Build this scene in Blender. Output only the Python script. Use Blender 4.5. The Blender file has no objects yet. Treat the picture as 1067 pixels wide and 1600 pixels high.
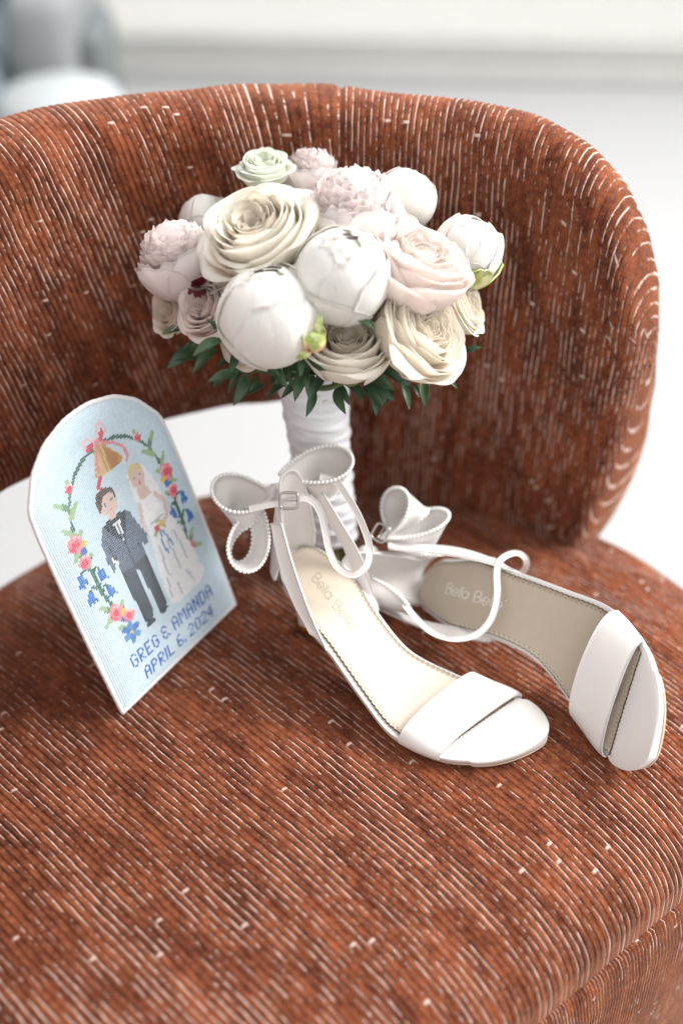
import bpy, math, random
import numpy as np
from mathutils import Vector, Matrix
random.seed(7); rng = np.random.default_rng(11)
scene = bpy.context.scene
COL = scene.collection
PI = math.pi

# ------------------------------------------------------------------ camera, light, exposure
cam_data = bpy.data.cameras.new("camera"); cam = bpy.data.objects.new("camera", cam_data); COL.objects.link(cam)
cam.location = (0, 0, 0.65); cam.rotation_euler = (math.radians(51), 0, 0)
cam_data.sensor_fit = 'VERTICAL'; cam_data.sensor_height = 36; cam_data.lens = 45
cam_data.clip_start = 0.02; cam_data.clip_end = 60
cam_data.dof.use_dof = True; cam_data.dof.focus_distance = 0.825; cam_data.dof.aperture_fstop = 2.1
scene.camera = cam

world = bpy.data.worlds.new("World"); scene.world = world; world.use_nodes = True
wb = world.node_tree.nodes['Background']; wb.inputs[0].default_value = (1.0, 0.985, 0.97, 1); wb.inputs[1].default_value = 0.98

def area(name, loc, target, sx, sy, watts, color):
    l = bpy.data.lights.new(name, 'AREA'); l.shape = 'RECTANGLE'; l.size = sx; l.size_y = sy; l.energy = watts; l.color = color
    o = bpy.data.objects.new(name, l); COL.objects.link(o); o.location = loc
    o.rotation_euler = (Vector(target) - Vector(loc)).to_track_quat('-Z', 'Y').to_euler(); return o
area("window_light", (1.9, 1.15, 1.75), (0, 0.62, 0.05), 1.3, 1.5, 112, (1.0, 0.985, 0.96))
area("rear_window_light", (0.3, 2.9, 1.9), (0, 0.7, 0.05), 2.6, 1.3, 50, (0.97, 0.985, 1.0))

scene.view_settings.view_transform = 'Standard'; scene.view_settings.look = 'None'
scene.cycles.caustics_reflective = False; scene.cycles.diffuse_bounces = 6; scene.cycles.max_bounces = 14
scene.view_settings.exposure = 0.30; scene.view_settings.gamma = 1.0

# ------------------------------------------------------------------ helpers
def link(o, parent=None):
    COL.objects.link(o)
    if parent is not None: o.parent = parent
    return o

def smooth(me):
    me.polygons.foreach_set('use_smooth', np.ones(len(me.polygons), dtype=bool)); me.update()

def mesh_obj(name, verts, faces, mat=None, parent=None, smoothed=True, kind=None):
    me = bpy.data.meshes.new(name); me.from_pydata([tuple(map(float, v)) for v in verts], [], [tuple(map(int, f)) for f in faces])
    if smoothed: smooth(me)
    if mat: me.materials.append(mat)
    o = link(bpy.data.objects.new(name, me), parent)
    if kind: o['kind'] = kind
    return o

def grid_faces(n, m, wrap_n=False, wrap_m=False, flip=False):
    i = np.arange(n if wrap_n else n - 1); j = np.arange(m if wrap_m else m - 1)
    I, J = np.meshgrid(i, j, indexing='ij'); I2 = (I + 1) % n; J2 = (J + 1) % m
    q = np.stack([I * m + J, I2 * m + J, I2 * m + J2, I * m + J2], -1).reshape(-1, 4)
    return q[:, ::-1] if flip else q

def big_mesh(name, V, F, mat, parent, uv=None):
    """V (k,3), F (f,4) numpy; uv per vertex (k,2)."""
    me = bpy.data.meshes.new(name); V = np.asarray(V, np.float32).reshape(-1, 3); F = np.asarray(F, np.int32)
    me.vertices.add(len(V)); me.vertices.foreach_set('co', V.ravel())
    me.loops.add(F.size); me.loops.foreach_set('vertex_index', F.ravel())
    me.polygons.add(len(F)); me.polygons.foreach_set('loop_start', np.arange(0, F.size, F.shape[1], dtype=np.int32))
    me.polygons.foreach_set('loop_total', np.full(len(F), F.shape[1], np.int32))
    me.update(calc_edges=True)
    if uv is not None:
        lay = me.uv_layers.new(name='UVMap'); lay.data.foreach_set('uv', np.asarray(uv, np.float32)[F.ravel()].ravel())
    smooth(me)
    if mat: me.materials.append(mat)
    return link(bpy.data.objects.new(name, me), parent)

def thing(name, label, cat, loc=(0, 0, 0), matrix=None, group=None):
    o = bpy.data.objects.new(name, None); COL.objects.link(o); o.empty_display_size = 0.02
    if matrix is not None: o.matrix_world = matrix
    else: o.location = loc
    o['label'] = label; o['category'] = cat
    if group: o['group'] = group
    return o

def cr(xs, ys, q):
    xs = np.array(xs, float); ys = np.array(ys, float); q = np.clip(np.asarray(q, float), xs[0], xs[-1])
    m = np.gradient(ys, xs); i = np.clip(np.searchsorted(xs, q) - 1, 0, len(xs) - 2); h = xs[i + 1] - xs[i]; t = (q - xs[i]) / h
    return (2*t**3-3*t**2+1)*ys[i] + (t**3-2*t**2+t)*h*m[i] + (-2*t**3+3*t**2)*ys[i+1] + (t**3-t**2)*h*m[i+1]

def path(P, n):
    P = np.array(P, float); d = np.r_[0, np.cumsum(np.linalg.norm(np.diff(P, axis=0), axis=1))]
    q = np.linspace(0, d[-1], n); return np.stack([cr(d, P[:, k], q) for k in range(3)], 1)

def unit(v):
    v = np.asarray(v, float); return v / np.maximum(np.linalg.norm(v, axis=-1, keepdims=True), 1e-9)

def tube(P, r, seg=8, close=False):
    P = np.array(P, float); n = len(P); r = np.broadcast_to(np.asarray(r, float), (n,))
    T = unit(np.gradient(P, axis=0)) if not close else unit(np.roll(P, -1, 0) - np.roll(P, 1, 0))
    N = np.zeros_like(P); ref = np.array([0, 0, 1.0]) if abs(T[0][2]) < .9 else np.array([1.0, 0, 0])
    v = unit(np.cross(T[0], ref))
    for i in range(n):
        v = unit(v - (v @ T[i]) * T[i]); N[i] = v
    B = np.cross(T, N); a = np.linspace(0, 2*PI, seg, endpoint=False)
    V = P[:, None] + r[:, None, None] * (np.cos(a)[None, :, None] * N[:, None] + np.sin(a)[None, :, None] * B[:, None])
    V = V.reshape(-1, 3); F = [tuple(f) for f in grid_faces(n, seg, wrap_n=close, wrap_m=True)]
    if not close:
        F.append(tuple(range(seg - 1, -1, -1))); F.append(tuple(range((n-1)*seg, n*seg)))
    return V, F

def slab(G, N, th):
    """closed sheet: grid G (n,m,3), normals N, thickness th"""
    n, m = G.shape[:2]; top = (G + N * th / 2).reshape(-1, 3); bot = (G - N * th / 2).reshape(-1, 3)
    F = [tuple(f) for f in grid_faces(n, m)]; k = n * m
    F += [tuple(k + x for x in f) for f in grid_faces(n, m, flip=True)]
    rim = [i*m for i in range(n)] + [(n-1)*m + j for j in range(1, m)] + [i*m + m-1 for i in range(n-2, -1, -1)] + [j for j in range(m-2, 0, -1)]
    for a, b in zip(rim, rim[1:] + rim[:1]): F.append((b, a, k + a, k + b)[::-1])
    return np.r_[top, bot], F

def grid_normals(G):
    du = np.gradient(G, axis=0); dv = np.gradient(G, axis=1); return unit(np.cross(du, dv))

def ribbon(P, W, width, th, nw=5, bow=0.0):
    """sheet along points P, width direction W (n,3)"""
    P = np.array(P, float); W = unit(W); s = np.linspace(-.5, .5, nw); width = np.broadcast_to(np.asarray(width, float), (len(P),))
    T = unit(np.gradient(P, axis=0)); Nn = unit(np.cross(T, W))
    G = P[:, None] + W[:, None] * (width[:, None] * s[None])[..., None] + Nn[:, None] * (bow * (1 - 4 * s**2))[None, :, None]
    return slab(G, grid_normals(G), th)

def join(parts):
    V = []; F = []; k = 0
    for v, f in parts:
        V.append(np.asarray(v)); F += [tuple(int(x) + k for x in q) for q in f]; k += len(v)
    return np.concatenate(V), F

def ball(c, r, seg=8, rings=6):
    V = [(0, 0, 1)]; 
    for i in range(1, rings):
        t = PI * i / rings
        for j in range(seg):
            a = 2*PI*j/seg; V.append((math.sin(t)*math.cos(a), math.sin(t)*math.sin(a), math.cos(t)))
    V.append((0, 0, -1)); F = []
    for j in range(seg): F.append((0, 1+j, 1+(j+1) % seg))
    for i in range(rings-2):
        for j in range(seg):
            a = 1+i*seg+j; b = 1+i*seg+(j+1) % seg; F.append((a, a+seg, b+seg, b))
    e = len(V)-1; o = 1+(rings-2)*seg
    for j in range(seg): F.append((e, o+(j+1) % seg, o+j))
    return np.array(V) * r + np.array(c), F

# ------------------------------------------------------------------ materials
def new_mat(name):
    m = bpy.data.materials.new(name); m.use_nodes = True; nt = m.node_tree; b = nt.nodes['Principled BSDF']; return m, nt, b
def nd(nt, t, **kw):
    n = nt.nodes.new(t)
    for k, v in kw.items():
        if k in ('op',): n.operation = v
        else: setattr(n, k, v)
    return n
def mth(nt, op, a, b=None, c=None):
    n = nt.nodes.new('ShaderNodeMath'); n.operation = op
    for i, x in enumerate((a, b, c)):
        if x is None: continue
        if isinstance(x, (int, float)): n.inputs[i].default_value = x
        else: nt.links.new(x, n.inputs[i])
    return n.outputs[0]
def rng_map(nt, x, a, b, c=0.0, d=1.0):
    n = nt.nodes.new('ShaderNodeMapRange'); n.interpolation_type = 'SMOOTHSTEP'; nt.links.new(x, n.inputs[0])
    for i, v in enumerate((a, b, c, d)): n.inputs[i+1].default_value = v
    return n.outputs[0]
def mix(nt, f, a, b):
    n = nt.nodes.new('ShaderNodeMix'); n.data_type = 'RGBA'
    if isinstance(f, (int, float)): n.inputs[0].default_value = f
    else: nt.links.new(f, n.inputs[0])
    for i, x in ((6, a), (7, b)):
        if isinstance(x, tuple): n.inputs[i].default_value = (*x, 1)
        else: nt.links.new(x, n.inputs[i])
    return n.outputs[2]
def noise(nt, vec, scale, detail=2, rough=.5, dim='3D'):
    n = nt.nodes.new('ShaderNodeTexNoise'); n.noise_dimensions = dim; n.inputs['Scale'].default_value = scale
    n.inputs['Detail'].default_value = detail; n.inputs['Roughness'].default_value = rough
    if vec is not None: nt.links.new(vec, n.inputs['Vector'])
    return n.outputs['Fac']
def combine(nt, x, y, z=0.0):
    n = nt.nodes.new('ShaderNodeCombineXYZ')
    for i, v in enumerate((x, y, z)):
        if isinstance(v, (int, float)): n.inputs[i].default_value = v
        else: nt.links.new(v, n.inputs[i])
    return n.outputs[0]
def bump(nt, h, strength, dist, bsdf):
    n = nt.nodes.new('ShaderNodeBump'); n.inputs['Strength'].default_value = strength; n.inputs['Distance'].default_value = dist
    nt.links.new(h, n.inputs['Height']); nt.links.new(n.outputs[0], bsdf.inputs['Normal'])

def simple(name, color, rough=.5, metal=0.0, sheen=0.0, noise_amt=0.06, nscale=200, bstr=0.0, bdist=.0005, coat=0.0, sss=0.0, aniso=0.0):
    m, nt, b = new_mat(name); tc = nd(nt, 'ShaderNodeTexCoord')
    f = noise(nt, tc.outputs['Object'], nscale, 3)
    dark = tuple(max(0, c * (1 - noise_amt * 2)) for c in color); light = tuple(min(1, c * (1 + noise_amt)) for c in color)
    nt.links.new(mix(nt, f, dark, light), b.inputs['Base Color'])
    b.inputs['Roughness'].default_value = rough; b.inputs['Metallic'].default_value = metal
    b.inputs['Sheen Weight'].default_value = sheen; b.inputs['Coat Weight'].default_value = coat
    if sss: b.inputs['Subsurface Weight'].default_value = sss; b.inputs['Subsurface Radius'].default_value = (.004, .003, .002); b.inputs['Subsurface Scale'].default_value = 1.0
    if bstr: bump(nt, f, bstr, bdist, b)
    return m

def fabric_mat(name='rust_chenille'):
    m, nt, b = new_mat(name); uv = nd(nt, 'ShaderNodeUVMap'); sep = nd(nt, 'ShaderNodeSeparateXYZ'); nt.links.new(uv.outputs[0], sep.inputs[0])
    x, y = sep.outputs[0], sep.outputs[1]
    f0 = mth(nt, 'FRACT', x); rid = mth(nt, 'FLOOR', x)
    wn = nd(nt, 'ShaderNodeTexWhiteNoise', noise_dimensions='1D'); nt.links.new(rid, wn.inputs['W']); rnd = wn.outputs[0]
    f = mth(nt, 'ADD', f0, mth(nt, 'MULTIPLY', mth(nt, 'SUBTRACT', noise(nt, combine(nt, mth(nt, 'MULTIPLY', rid, 4.7), mth(nt, 'MULTIPLY', y, 90), 1.0), 1.0, 2), .5), .16))
    ry = mth(nt, 'ADD', y, mth(nt, 'MULTIPLY', rnd, 3.7))
    tc = nd(nt, 'ShaderNodeTexCoord')
    # pile colour: soft patches along the ribs + fine fuzz
    patch = noise(nt, combine(nt, mth(nt, 'MULTIPLY', x, .22), mth(nt, 'MULTIPLY', y, 17), 0), 1.0, 3, .6)
    rib = noise(nt, combine(nt, mth(nt, 'MULTIPLY', rid, 5.31), mth(nt, 'MULTIPLY', y, 26), 0), 1.0, 2, .6)
    fuzz = noise(nt, tc.outputs['Object'], 1100, 4, .75)
    fuzz2 = noise(nt, tc.outputs['Object'], 4200, 1, .5)
    t = mth(nt, 'ADD', mth(nt, 'MULTIPLY', patch, .85), mth(nt, 'MULTIPLY', rib, .45))
    t = mth(nt, 'ADD', t, mth(nt, 'MULTIPLY', fuzz, .7))
    mott = noise(nt, tc.outputs['Object'], 210, 3, .65); t = mth(nt, 'ADD', mth(nt, 'MULTIPLY', t, .72), mth(nt, 'MULTIPLY', mott, .62))
    t = rng_map(nt, t, .78, 1.42)
    pile = mix(nt, t, (.056, .012, .0062), (.328, .097, .041))
    pile = mix(nt, rng_map(nt, fuzz2, .6, .8, 0, .35), pile, (.44, .16, .09))
    # pale thread lying along one flank of every rib, broken into dashes, beaded
    band = mth(nt, 'MULTIPLY', rng_map(nt, f, .69, .76), rng_map(nt, f, .93, .86))
    pres = noise(nt, combine(nt, mth(nt, 'MULTIPLY', rid, 9.17), mth(nt, 'MULTIPLY', y, 46), 3.0), 1.0, 4, .78)
    area_ = noise(nt, combine(nt, mth(nt, 'MULTIPLY', x, .16), mth(nt, 'MULTIPLY', y, 7), 8.0), 1.0, 2, .5)
    pres = rng_map(nt, mth(nt, 'ADD', pres, mth(nt, 'MULTIPLY', area_, .55)), .715, .86)
    bead = mth(nt, 'ADD', .62, mth(nt, 'MULTIPLY', noise(nt, combine(nt, mth(nt, 'MULTIPLY', rid, 3.3), mth(nt, 'MULTIPLY', y, 620), 0), 1.0, 1), .75))
    thread = mth(nt, 'MULTIPLY', mth(nt, 'MULTIPLY', band, pres), bead)
    # little cross dashes where the thread steps over to the next rib
    cellv = combine(nt, rid, mth(nt, 'FLOOR', mth(nt, 'MULTIPLY', ry, 300)), 0)
    w2 = nd(nt, 'ShaderNodeTexWhiteNoise', noise_dimensions='2D'); nt.links.new(cellv, w2.inputs['Vector'])
    dash = mth(nt, 'GREATER_THAN', w2.outputs[0], .994)
    fy = mth(nt, 'FRACT', mth(nt, 'MULTIPLY', ry, 300))
    dash = mth(nt, 'MULTIPLY', dash, mth(nt, 'MULTIPLY', rng_map(nt, fy, .1, .3), rng_map(nt, fy, .9, .7)))
    thread = mth(nt, 'MINIMUM', mth(nt, 'ADD', thread, mth(nt, 'MULTIPLY', dash, mth(nt, 'MULTIPLY', bead, .8))), 1.0)
    nt.links.new(mix(nt, mth(nt, 'MULTIPLY', thread, .88), pile, (.68, .53, .46)), b.inputs['Base Color'])
    b.inputs['Roughness'].default_value = .95; b.inputs['Specular IOR Level'].default_value = .15
    b.inputs['Sheen Weight'].default_value = .34; b.inputs['Sheen Roughness'].default_value = .4; b.inputs['Sheen Tint'].default_value = (1, .52, .34, 1)
    h = mth(nt, 'ADD', mth(nt, 'MULTIPLY', fuzz, 1.0), mth(nt, 'MULTIPLY', thread, .8))
    bump(nt, h, .8, .0009, b)
    return m

def petal_mat(name, base, tip, heart, trans=.52):
    m, nt, b = new_mat(name); uv = nd(nt, 'ShaderNodeUVMap'); sep = nd(nt, 'ShaderNodeSeparateXYZ'); nt.links.new(uv.outputs[0], sep.inputs[0])
    u, v = sep.outputs[0], sep.outputs[1]; tc = nd(nt, 'ShaderNodeTexCoord')
    big = noise(nt, tc.outputs['Object'], 60, 3, .55)
    c = mix(nt, rng_map(nt, v, .0, .45), heart, base)
    c = mix(nt, rng_map(nt, mth(nt, 'ADD', v, mth(nt, 'MULTIPLY', big, .5)), .75, 1.25), c, tip)
    vein = noise(nt, combine(nt, mth(nt, 'MULTIPLY', u, 34), mth(nt, 'MULTIPLY', v, 2.5), mth(nt, 'MULTIPLY', big, 3)), 1.0, 3, .6)
    c = mix(nt, rng_map(nt, vein, .35, .7, .0, .08), c, tuple(x * .86 for x in base))
    # a few bruised brown edges
    spot = rng_map(nt, noise(nt, tc.outputs['Object'], 240, 2), .72, .8, 0, .5)
    c = mix(nt, mth(nt, 'MULTIPLY', spot, rng_map(nt, v, .8, 1.0)), c, (.55, .36, .16))
    nt.links.new(c, b.inputs['Base Color'])
    b.inputs['Roughness'].default_value = .52; b.inputs['Specular IOR Level'].default_value = .35
    b.inputs['Subsurface Weight'].default_value = .35; b.inputs['Subsurface Radius'].default_value = (.005, .004, .003); b.inputs['Subsurface Scale'].default_value = 1.0
    b.inputs['Sheen Weight'].default_value = .08
    bump(nt, mth(nt, 'ADD', vein, mth(nt, 'MULTIPLY', big, .6)), .5, .0009, b)
    tr = nd(nt, 'ShaderNodeBsdfTranslucent'); nt.links.new(c, tr.inputs[0])
    mx = nd(nt, 'ShaderNodeMixShader'); mx.inputs[0].default_value = trans
    nt.links.new(b.outputs[0], mx.inputs[1]); nt.links.new(tr.outputs[0], mx.inputs[2]); nt.links.new(mx.outputs[0], nt.nodes['Material Output'].inputs[0])
    return m

def satin_mat(name, color, rough=.32):
    m, nt, b = new_mat(name); tc = nd(nt, 'ShaderNodeTexCoord')
    mp = nd(nt, 'ShaderNodeMapping'); mp.inputs['Scale'].default_value = (1, 1, 14); nt.links.new(tc.outputs['Object'], mp.inputs[0])
    weave = noise(nt, mp.outputs[0], 900, 2, .6); soft = noise(nt, tc.outputs['Object'], 45, 3, .5)
    nt.links.new(mix(nt, weave, tuple(c * .93 for c in color), tuple(min(1, c * 1.04) for c in color)), b.inputs['Base Color'])
    b.inputs['Roughness'].default_value = rough; b.inputs['Specular IOR Level'].default_value = .5
    b.inputs['Sheen Weight'].default_value = .35; b.inputs['Sheen Roughness'].default_value = .35
    b.inputs['Anisotropic'].default_value = .4
    bump(nt, mth(nt, 'ADD', mth(nt, 'MULTIPLY', weave, .15), soft), .22, .0012, b)
    return m

M_FAB = fabric_mat()
M_SATIN = satin_mat('white_satin', (.71, .685, .67))
M_WRAP = satin_mat('wrap_satin', (.82, .83, .86), .34)
M_INSOLE = simple('cream_leather', (.475, .41, .33), .5, noise_amt=.03, nscale=160, bstr=.15, bdist=.0006)
M_CUT_SHADE = simple('cut_edge_and_shadow', (.075, .045, .02), .8)
M_OUT = simple('tan_outsole', (.62, .47, .36), .55)
M_FOIL_UNLIT = simple('foil_print_unlit', (.30, .255, .195), .6)  # same foil on both shoes, coloured dark here as if catching no light
M_FOIL_GLINT = simple('foil_print_glint', (.88, .87, .86), .45, metal=.1)  # the same foil with its reflected light painted in as a pale colour
M_STEEL = simple('polished_steel', (.42, .41, .39), .22, metal=1.0, noise_amt=.02)
M_GOLD = simple('gold_heel_tip', (.80, .52, .22), .25, metal=1.0, noise_amt=.03)
M_PEARL = simple('pearl', (.86, .85, .83), .22, coat=.6, noise_amt=.02, sss=.1)
M_LEAF = None
M_DRED = simple('dark_red_petal', (.10, .004, .012), .5, noise_amt=.2, nscale=120)
M_SEPAL = None
M_STEM = simple('green_stem', (.09, .15, .03), .6, noise_amt=.2, nscale=120)
P_WHITE = petal_mat('white_rose_petal', (.97, .94, .87), (.98, .955, .91), (.96, .885, .70))
P_GREEN = petal_mat('green_white_petal', (.93, .95, .87), (.95, .96, .92), (.82, .87, .62))
P_CREAM = petal_mat('cream_rose_petal', (.97, .925, .84), (.98, .945, .885), (.96, .86, .69))
P_PINKROSE = petal_mat('blush_rose_petal', (.97, .90, .86), (.98, .93, .90), (.96, .79, .71))
P_PEONY = petal_mat('blush_peony_petal', (.96, .895, .88), (.97, .94, .93), (.93, .78, .79), .5)
P_BUD = petal_mat('white_bud_petal', (.965, .94, .875), (.97, .95, .91), (.92, .88, .72), .28)

def leaf_mat():
    m, nt, b = new_mat('ruscus_leaf'); tc = nd(nt, 'ShaderNodeTexCoord'); oi = nd(nt, 'ShaderNodeObjectInfo')
    n1 = noise(nt, tc.outputs['Object'], 130, 3)
    c = mix(nt, n1, (.014, .042, .022), (.048, .10, .045)); c = mix(nt, mth(nt, 'MULTIPLY', oi.outputs['Random'], .5), c, (.075, .15, .06))
    nt.links.new(c, b.inputs['Base Color']); b.inputs['Roughness'].default_value = .42; bump(nt, n1, .3, .0006, b); return m
M_LEAF = leaf_mat()
def sepal_mat():
    m, nt, b = new_mat('sepal'); tc = nd(nt, 'ShaderNodeTexCoord'); n1 = noise(nt, tc.outputs['Object'], 110, 3, .6); n2 = noise(nt, tc.outputs['Object'], 75, 2)
    c = mix(nt, rng_map(nt, n1, .35, .65), (.30, .40, .08), (.72, .74, .42)); c = mix(nt, rng_map(nt, n2, .5, .66), c, (.78, .30, .20))
    nt.links.new(c, b.inputs['Base Color']); b.inputs['Roughness'].default_value = .5; bump(nt, n1, .4, .001, b); return m
M_SEPAL = sepal_mat()

# ------------------------------------------------------------------ setting behind the chair
FLOOR_Z = -.44
M_FLOOR = simple('white_floor', (.345, .345, .348), .6, noise_amt=.015, nscale=3)
M_ALU = simple('grey_aluminium', (.46, .46, .44), .5, noise_amt=.05, nscale=12)
M_TERR = simple('pale_terrace', (.55, .545, .52), .7, noise_amt=.03, nscale=5)
M_BLUE = simple('blue_grey_cloth', (.20, .26, .285), .9, noise_amt=.06, nscale=40, sheen=.2)
M_GREY = simple('mid_grey_cloth', (.22, .235, .24), .9, noise_amt=.06, nscale=40)
M_PALE = simple('pale_grey_cloth', (.38, .40, .41), .9, noise_amt=.04, nscale=40)
M_GAP = simple('dark_grey_cloth_and_shadow', (.13, .145, .15), .9, noise_amt=.06, nscale=40)
def glass_mat():
    m, nt, b = new_mat('window_glass'); b.inputs['Base Color'].default_value = (1, 1, 1, 1); b.inputs['Roughness'].default_value = .0
    b.inputs['Transmission Weight'].default_value = 1; b.inputs['IOR'].default_value = 1.01; return m
def box(x0, x1, y0, y1, z0, z1, bev=0.0):
    import bmesh
    bm = bmesh.new(); bmesh.ops.create_cube(bm, size=1)
    for v in bm.verts: v.co = Vector(((x0+x1)/2 + v.co.x*(x1-x0), (y0+y1)/2 + v.co.y*(y1-y0), (z0+z1)/2 + v.co.z*(z1-z0)))
    if bev: bmesh.ops.bevel(bm, geom=bm.edges[:], offset=bev, segments=4, affect='EDGES', profile=.5)
    V = [tuple(v.co) for v in bm.verts]; bm.verts.index_update(); F = [tuple(v.index for v in f.verts) for f in bm.faces]; bm.free(); return V, F

o = mesh_obj('floor', [(-5, -2, FLOOR_Z), (5, -2, FLOOR_Z), (5, 3.04, FLOOR_Z), (-5, 3.04, FLOOR_Z)], [(0, 1, 2, 3)], M_FLOOR); o['kind'] = 'structure'
o = mesh_obj('terrace', [(-8, 3.04, FLOOR_Z - .03), (8, 3.04, FLOOR_Z - .03), (8, 14, FLOOR_Z - .03), (-8, 14, FLOOR_Z - .03)], [(0, 1, 2, 3)], M_TERR); o['kind'] = 'structure'
wdw = thing('sliding_window', 'tall glass window with grey sill frame at the far edge of the floor', 'window', (0, 3.0, FLOOR_Z), group=None)
rot = -.04
V, F = box(-3.0, 3.0, -.07, .02, 0, .04, .008); mesh_obj('sill', V, F, M_ALU, wdw)
V, F = box(-3.0, 3.0, -.06, -.02, .055, .10, .006); mesh_obj('bottom_rail', V, F, M_ALU, wdw)
V, F = box(-3.0, 3.0, -.06, -.02, 2.2, 2.26, .006); mesh_obj('top_rail', V, F, M_ALU, wdw)
for x in (-3.0, 2.94):
    V, F = box(x, x + .06, -.058, -.022, .10, 2.2, .004); mesh_obj('jamb', V, F, M_ALU, wdw)
V, F = box(-2.94, 2.94, -.043, -.037, .10, 2.2); mesh_obj('pane', V, F, glass_mat(), wdw, smoothed=False)
wdw.rotation_euler = (0, 0, rot)

arm = thing('blue_armchair', 'out of focus blue-grey armchair standing behind the rust chair near the window', 'armchair', (-.95, 2.15, FLOOR_Z))
V, F = box(-.34, .40, -.34, .30, .10, .36, .05); mesh_obj('seat', V, F, M_BLUE, arm)
V, F = box(-.34, .40, .16, .36, .30, .74, .07); mesh_obj('backrest', V, F, M_BLUE, arm)
V, F = box(.41, .52, -.10, .30, .12, .46, .04); mesh_obj('armrest', V, F, M_GREY, arm)
V, F = box(.50, .56, -.05, .12, .10, .38, .02); mesh_obj('armrest_shadow', V, F, M_GAP, arm)  # dark block standing in for the shadow beside the armrest
V, F = box(-.50, -.33, -.36, .30, .12, .50, .06); mesh_obj('armrest', V, F, M_BLUE, arm)
for x in (-.3, .3):
    for y in (-.25, .25):
        V, F = tube([(x, y, 0), (x, y, .11)], [.015, .02]); mesh_obj('leg', V, F, M_GAP, arm)
stl = thing('round_pouf', 'out of focus grey pouf with pale round top beside the blue armchair', 'pouf', (-.43, 1.92, FLOOR_Z))
def lathe(prof, seg=48):
    P = np.array(prof, float); a = np.linspace(0, 2*PI, seg, endpoint=False)
    V = np.stack([P[:, 0][:, None]*np.cos(a), P[:, 0][:, None]*np.sin(a), np.repeat(P[:, 1][:, None], seg, 1)], -1).reshape(-1, 3)
    return V, [tuple(f) for f in grid_faces(len(P), seg, wrap_m=True, flip=True)]
V, F = lathe([(.001, .02), (.07, .02), (.08, .05), (.085, .25), (.08, .31)]); mesh_obj('pouf_body', V, F, M_GAP, stl)
V, F = lathe([(.08, .30), (.095, .31), (.10, .335), (.085, .36), (.001, .368)]); mesh_obj('pouf_top', V, F, M_PALE, stl)

# ------------------------------------------------------------------ rust chenille chair
CX, CY = 0.0, 0.554
chair = thing('accent_chair', 'rust brown ribbed chenille barrel chair that the shoes, cushion and bouquet stand on', 'chair', (CX, CY, FLOOR_Z))
PITCH = .0046; SR = .345; SH = .068; SP = 3.0
def dome(r): return SH * (np.maximum(1 - np.minimum(r / SR, 1) ** SP, 0)) ** (1 / SP) - SH
def rib_h(x, amp):
    f = x - np.floor(x)
    pile = np.where(f < .68, np.sqrt(np.maximum(1 - ((f - .33) / .355) ** 2, 0)), 0)
    thr = np.where((f >= .64) & (f < .96), .80 * np.sqrt(np.maximum(1 - ((f - .79) / .16) ** 2, 0)), 0)
    return amp * np.maximum(pile, thr)
def wob(x, y, s): return np.sin(x*7.1*s + 1.3) * np.sin(y*5.3*s + .7) + .6*np.sin(x*13.7*s + y*11.1*s) + .4*np.sin(y*23*s - x*17*s)
def hit(x, y):  # seat height under a chair-plan point (world x, y)
    return float(dome(math.hypot(x - CX, y - CY)))
# seat top: columns across the ribs, rows along them; ribs run from near right to far left; the front edge is nearly straight
FD, FA = .192, math.radians(141-135)
def rho(A_, B_):      # 1 on the outline; A across, B along (back positive)
    fr_ = np.maximum(-B_*math.cos(FA) - A_*math.sin(FA), 0)/FD
    return ((np.hypot(A_, B_)/SR)**9 + fr_**9)**(1/9)
nr = int(2 * SR / PITCH); per = 10
a = np.concatenate([np.linspace(-SR, -SR*.985, 14)[:-1], np.linspace(-SR*.985, SR*.985, nr*per), np.linspace(SR*.985, SR, 14)[1:]])
bhi = np.sqrt(np.maximum(SR**2 - a**2, 0)); lo_, hi_ = -bhi.copy(), bhi*0 + np.where(rho(a, 0*a) < 1, 0, bhi)
for _ in range(40):
    md = (lo_ + hi_)/2; o_ = rho(a, md) > 1; lo_ = np.where(o_, md, lo_); hi_ = np.where(o_, hi_, md)
blo = hi_
tt = (np.sin(np.linspace(-PI/2, PI/2, 170)) + 1)/2
A, T = np.meshgrid(a, tt, indexing='ij'); B = blo[:, None] + T*(bhi - blo)[:, None]
hz = lambda A_, B_: dome(np.minimum(rho(A_, B_), 1)*SR)
z = hz(A, B); e_ = .0006; gx = np.clip((hz(A + e_, B) - hz(A - e_, B))/(2*e_), -4, 4); gy = np.clip((hz(A, B + e_) - hz(A, B - e_))/(2*e_), -4, 4)
x_rib = A / PITCH + .05 * wob(A*8, B*5, 1) + .04 * np.sin(B*310 + A*900) + .03*np.sin(B*730 + A*2100)
nrm = unit(np.stack([-gx, -gy, np.ones_like(A)], -1))
edge_f = np.clip((1 - rho(A, B))*SR/.004, 0, 1)
P = np.stack([A, B, z + .0012*wob(A*3, B*3, 1)], -1) + nrm * (rib_h(x_rib, .0014) * edge_f)[..., None]
th = math.radians(45)   # along-rib direction (-.7, .7), across (.7, .7)
ax, al = np.array([math.sin(th), math.cos(th), 0]), np.array([-math.cos(th), math.sin(th), 0])
W = P[..., :1]*ax + P[..., 1:2]*al + P[..., 2:]*np.array([0, 0, 1]); W[..., 2] -= FLOOR_Z
seat = big_mesh('seat_cushion', W, grid_faces(len(a), len(tt)), M_FAB, chair, np.stack([x_rib, B], -1).reshape(-1, 2))
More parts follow.
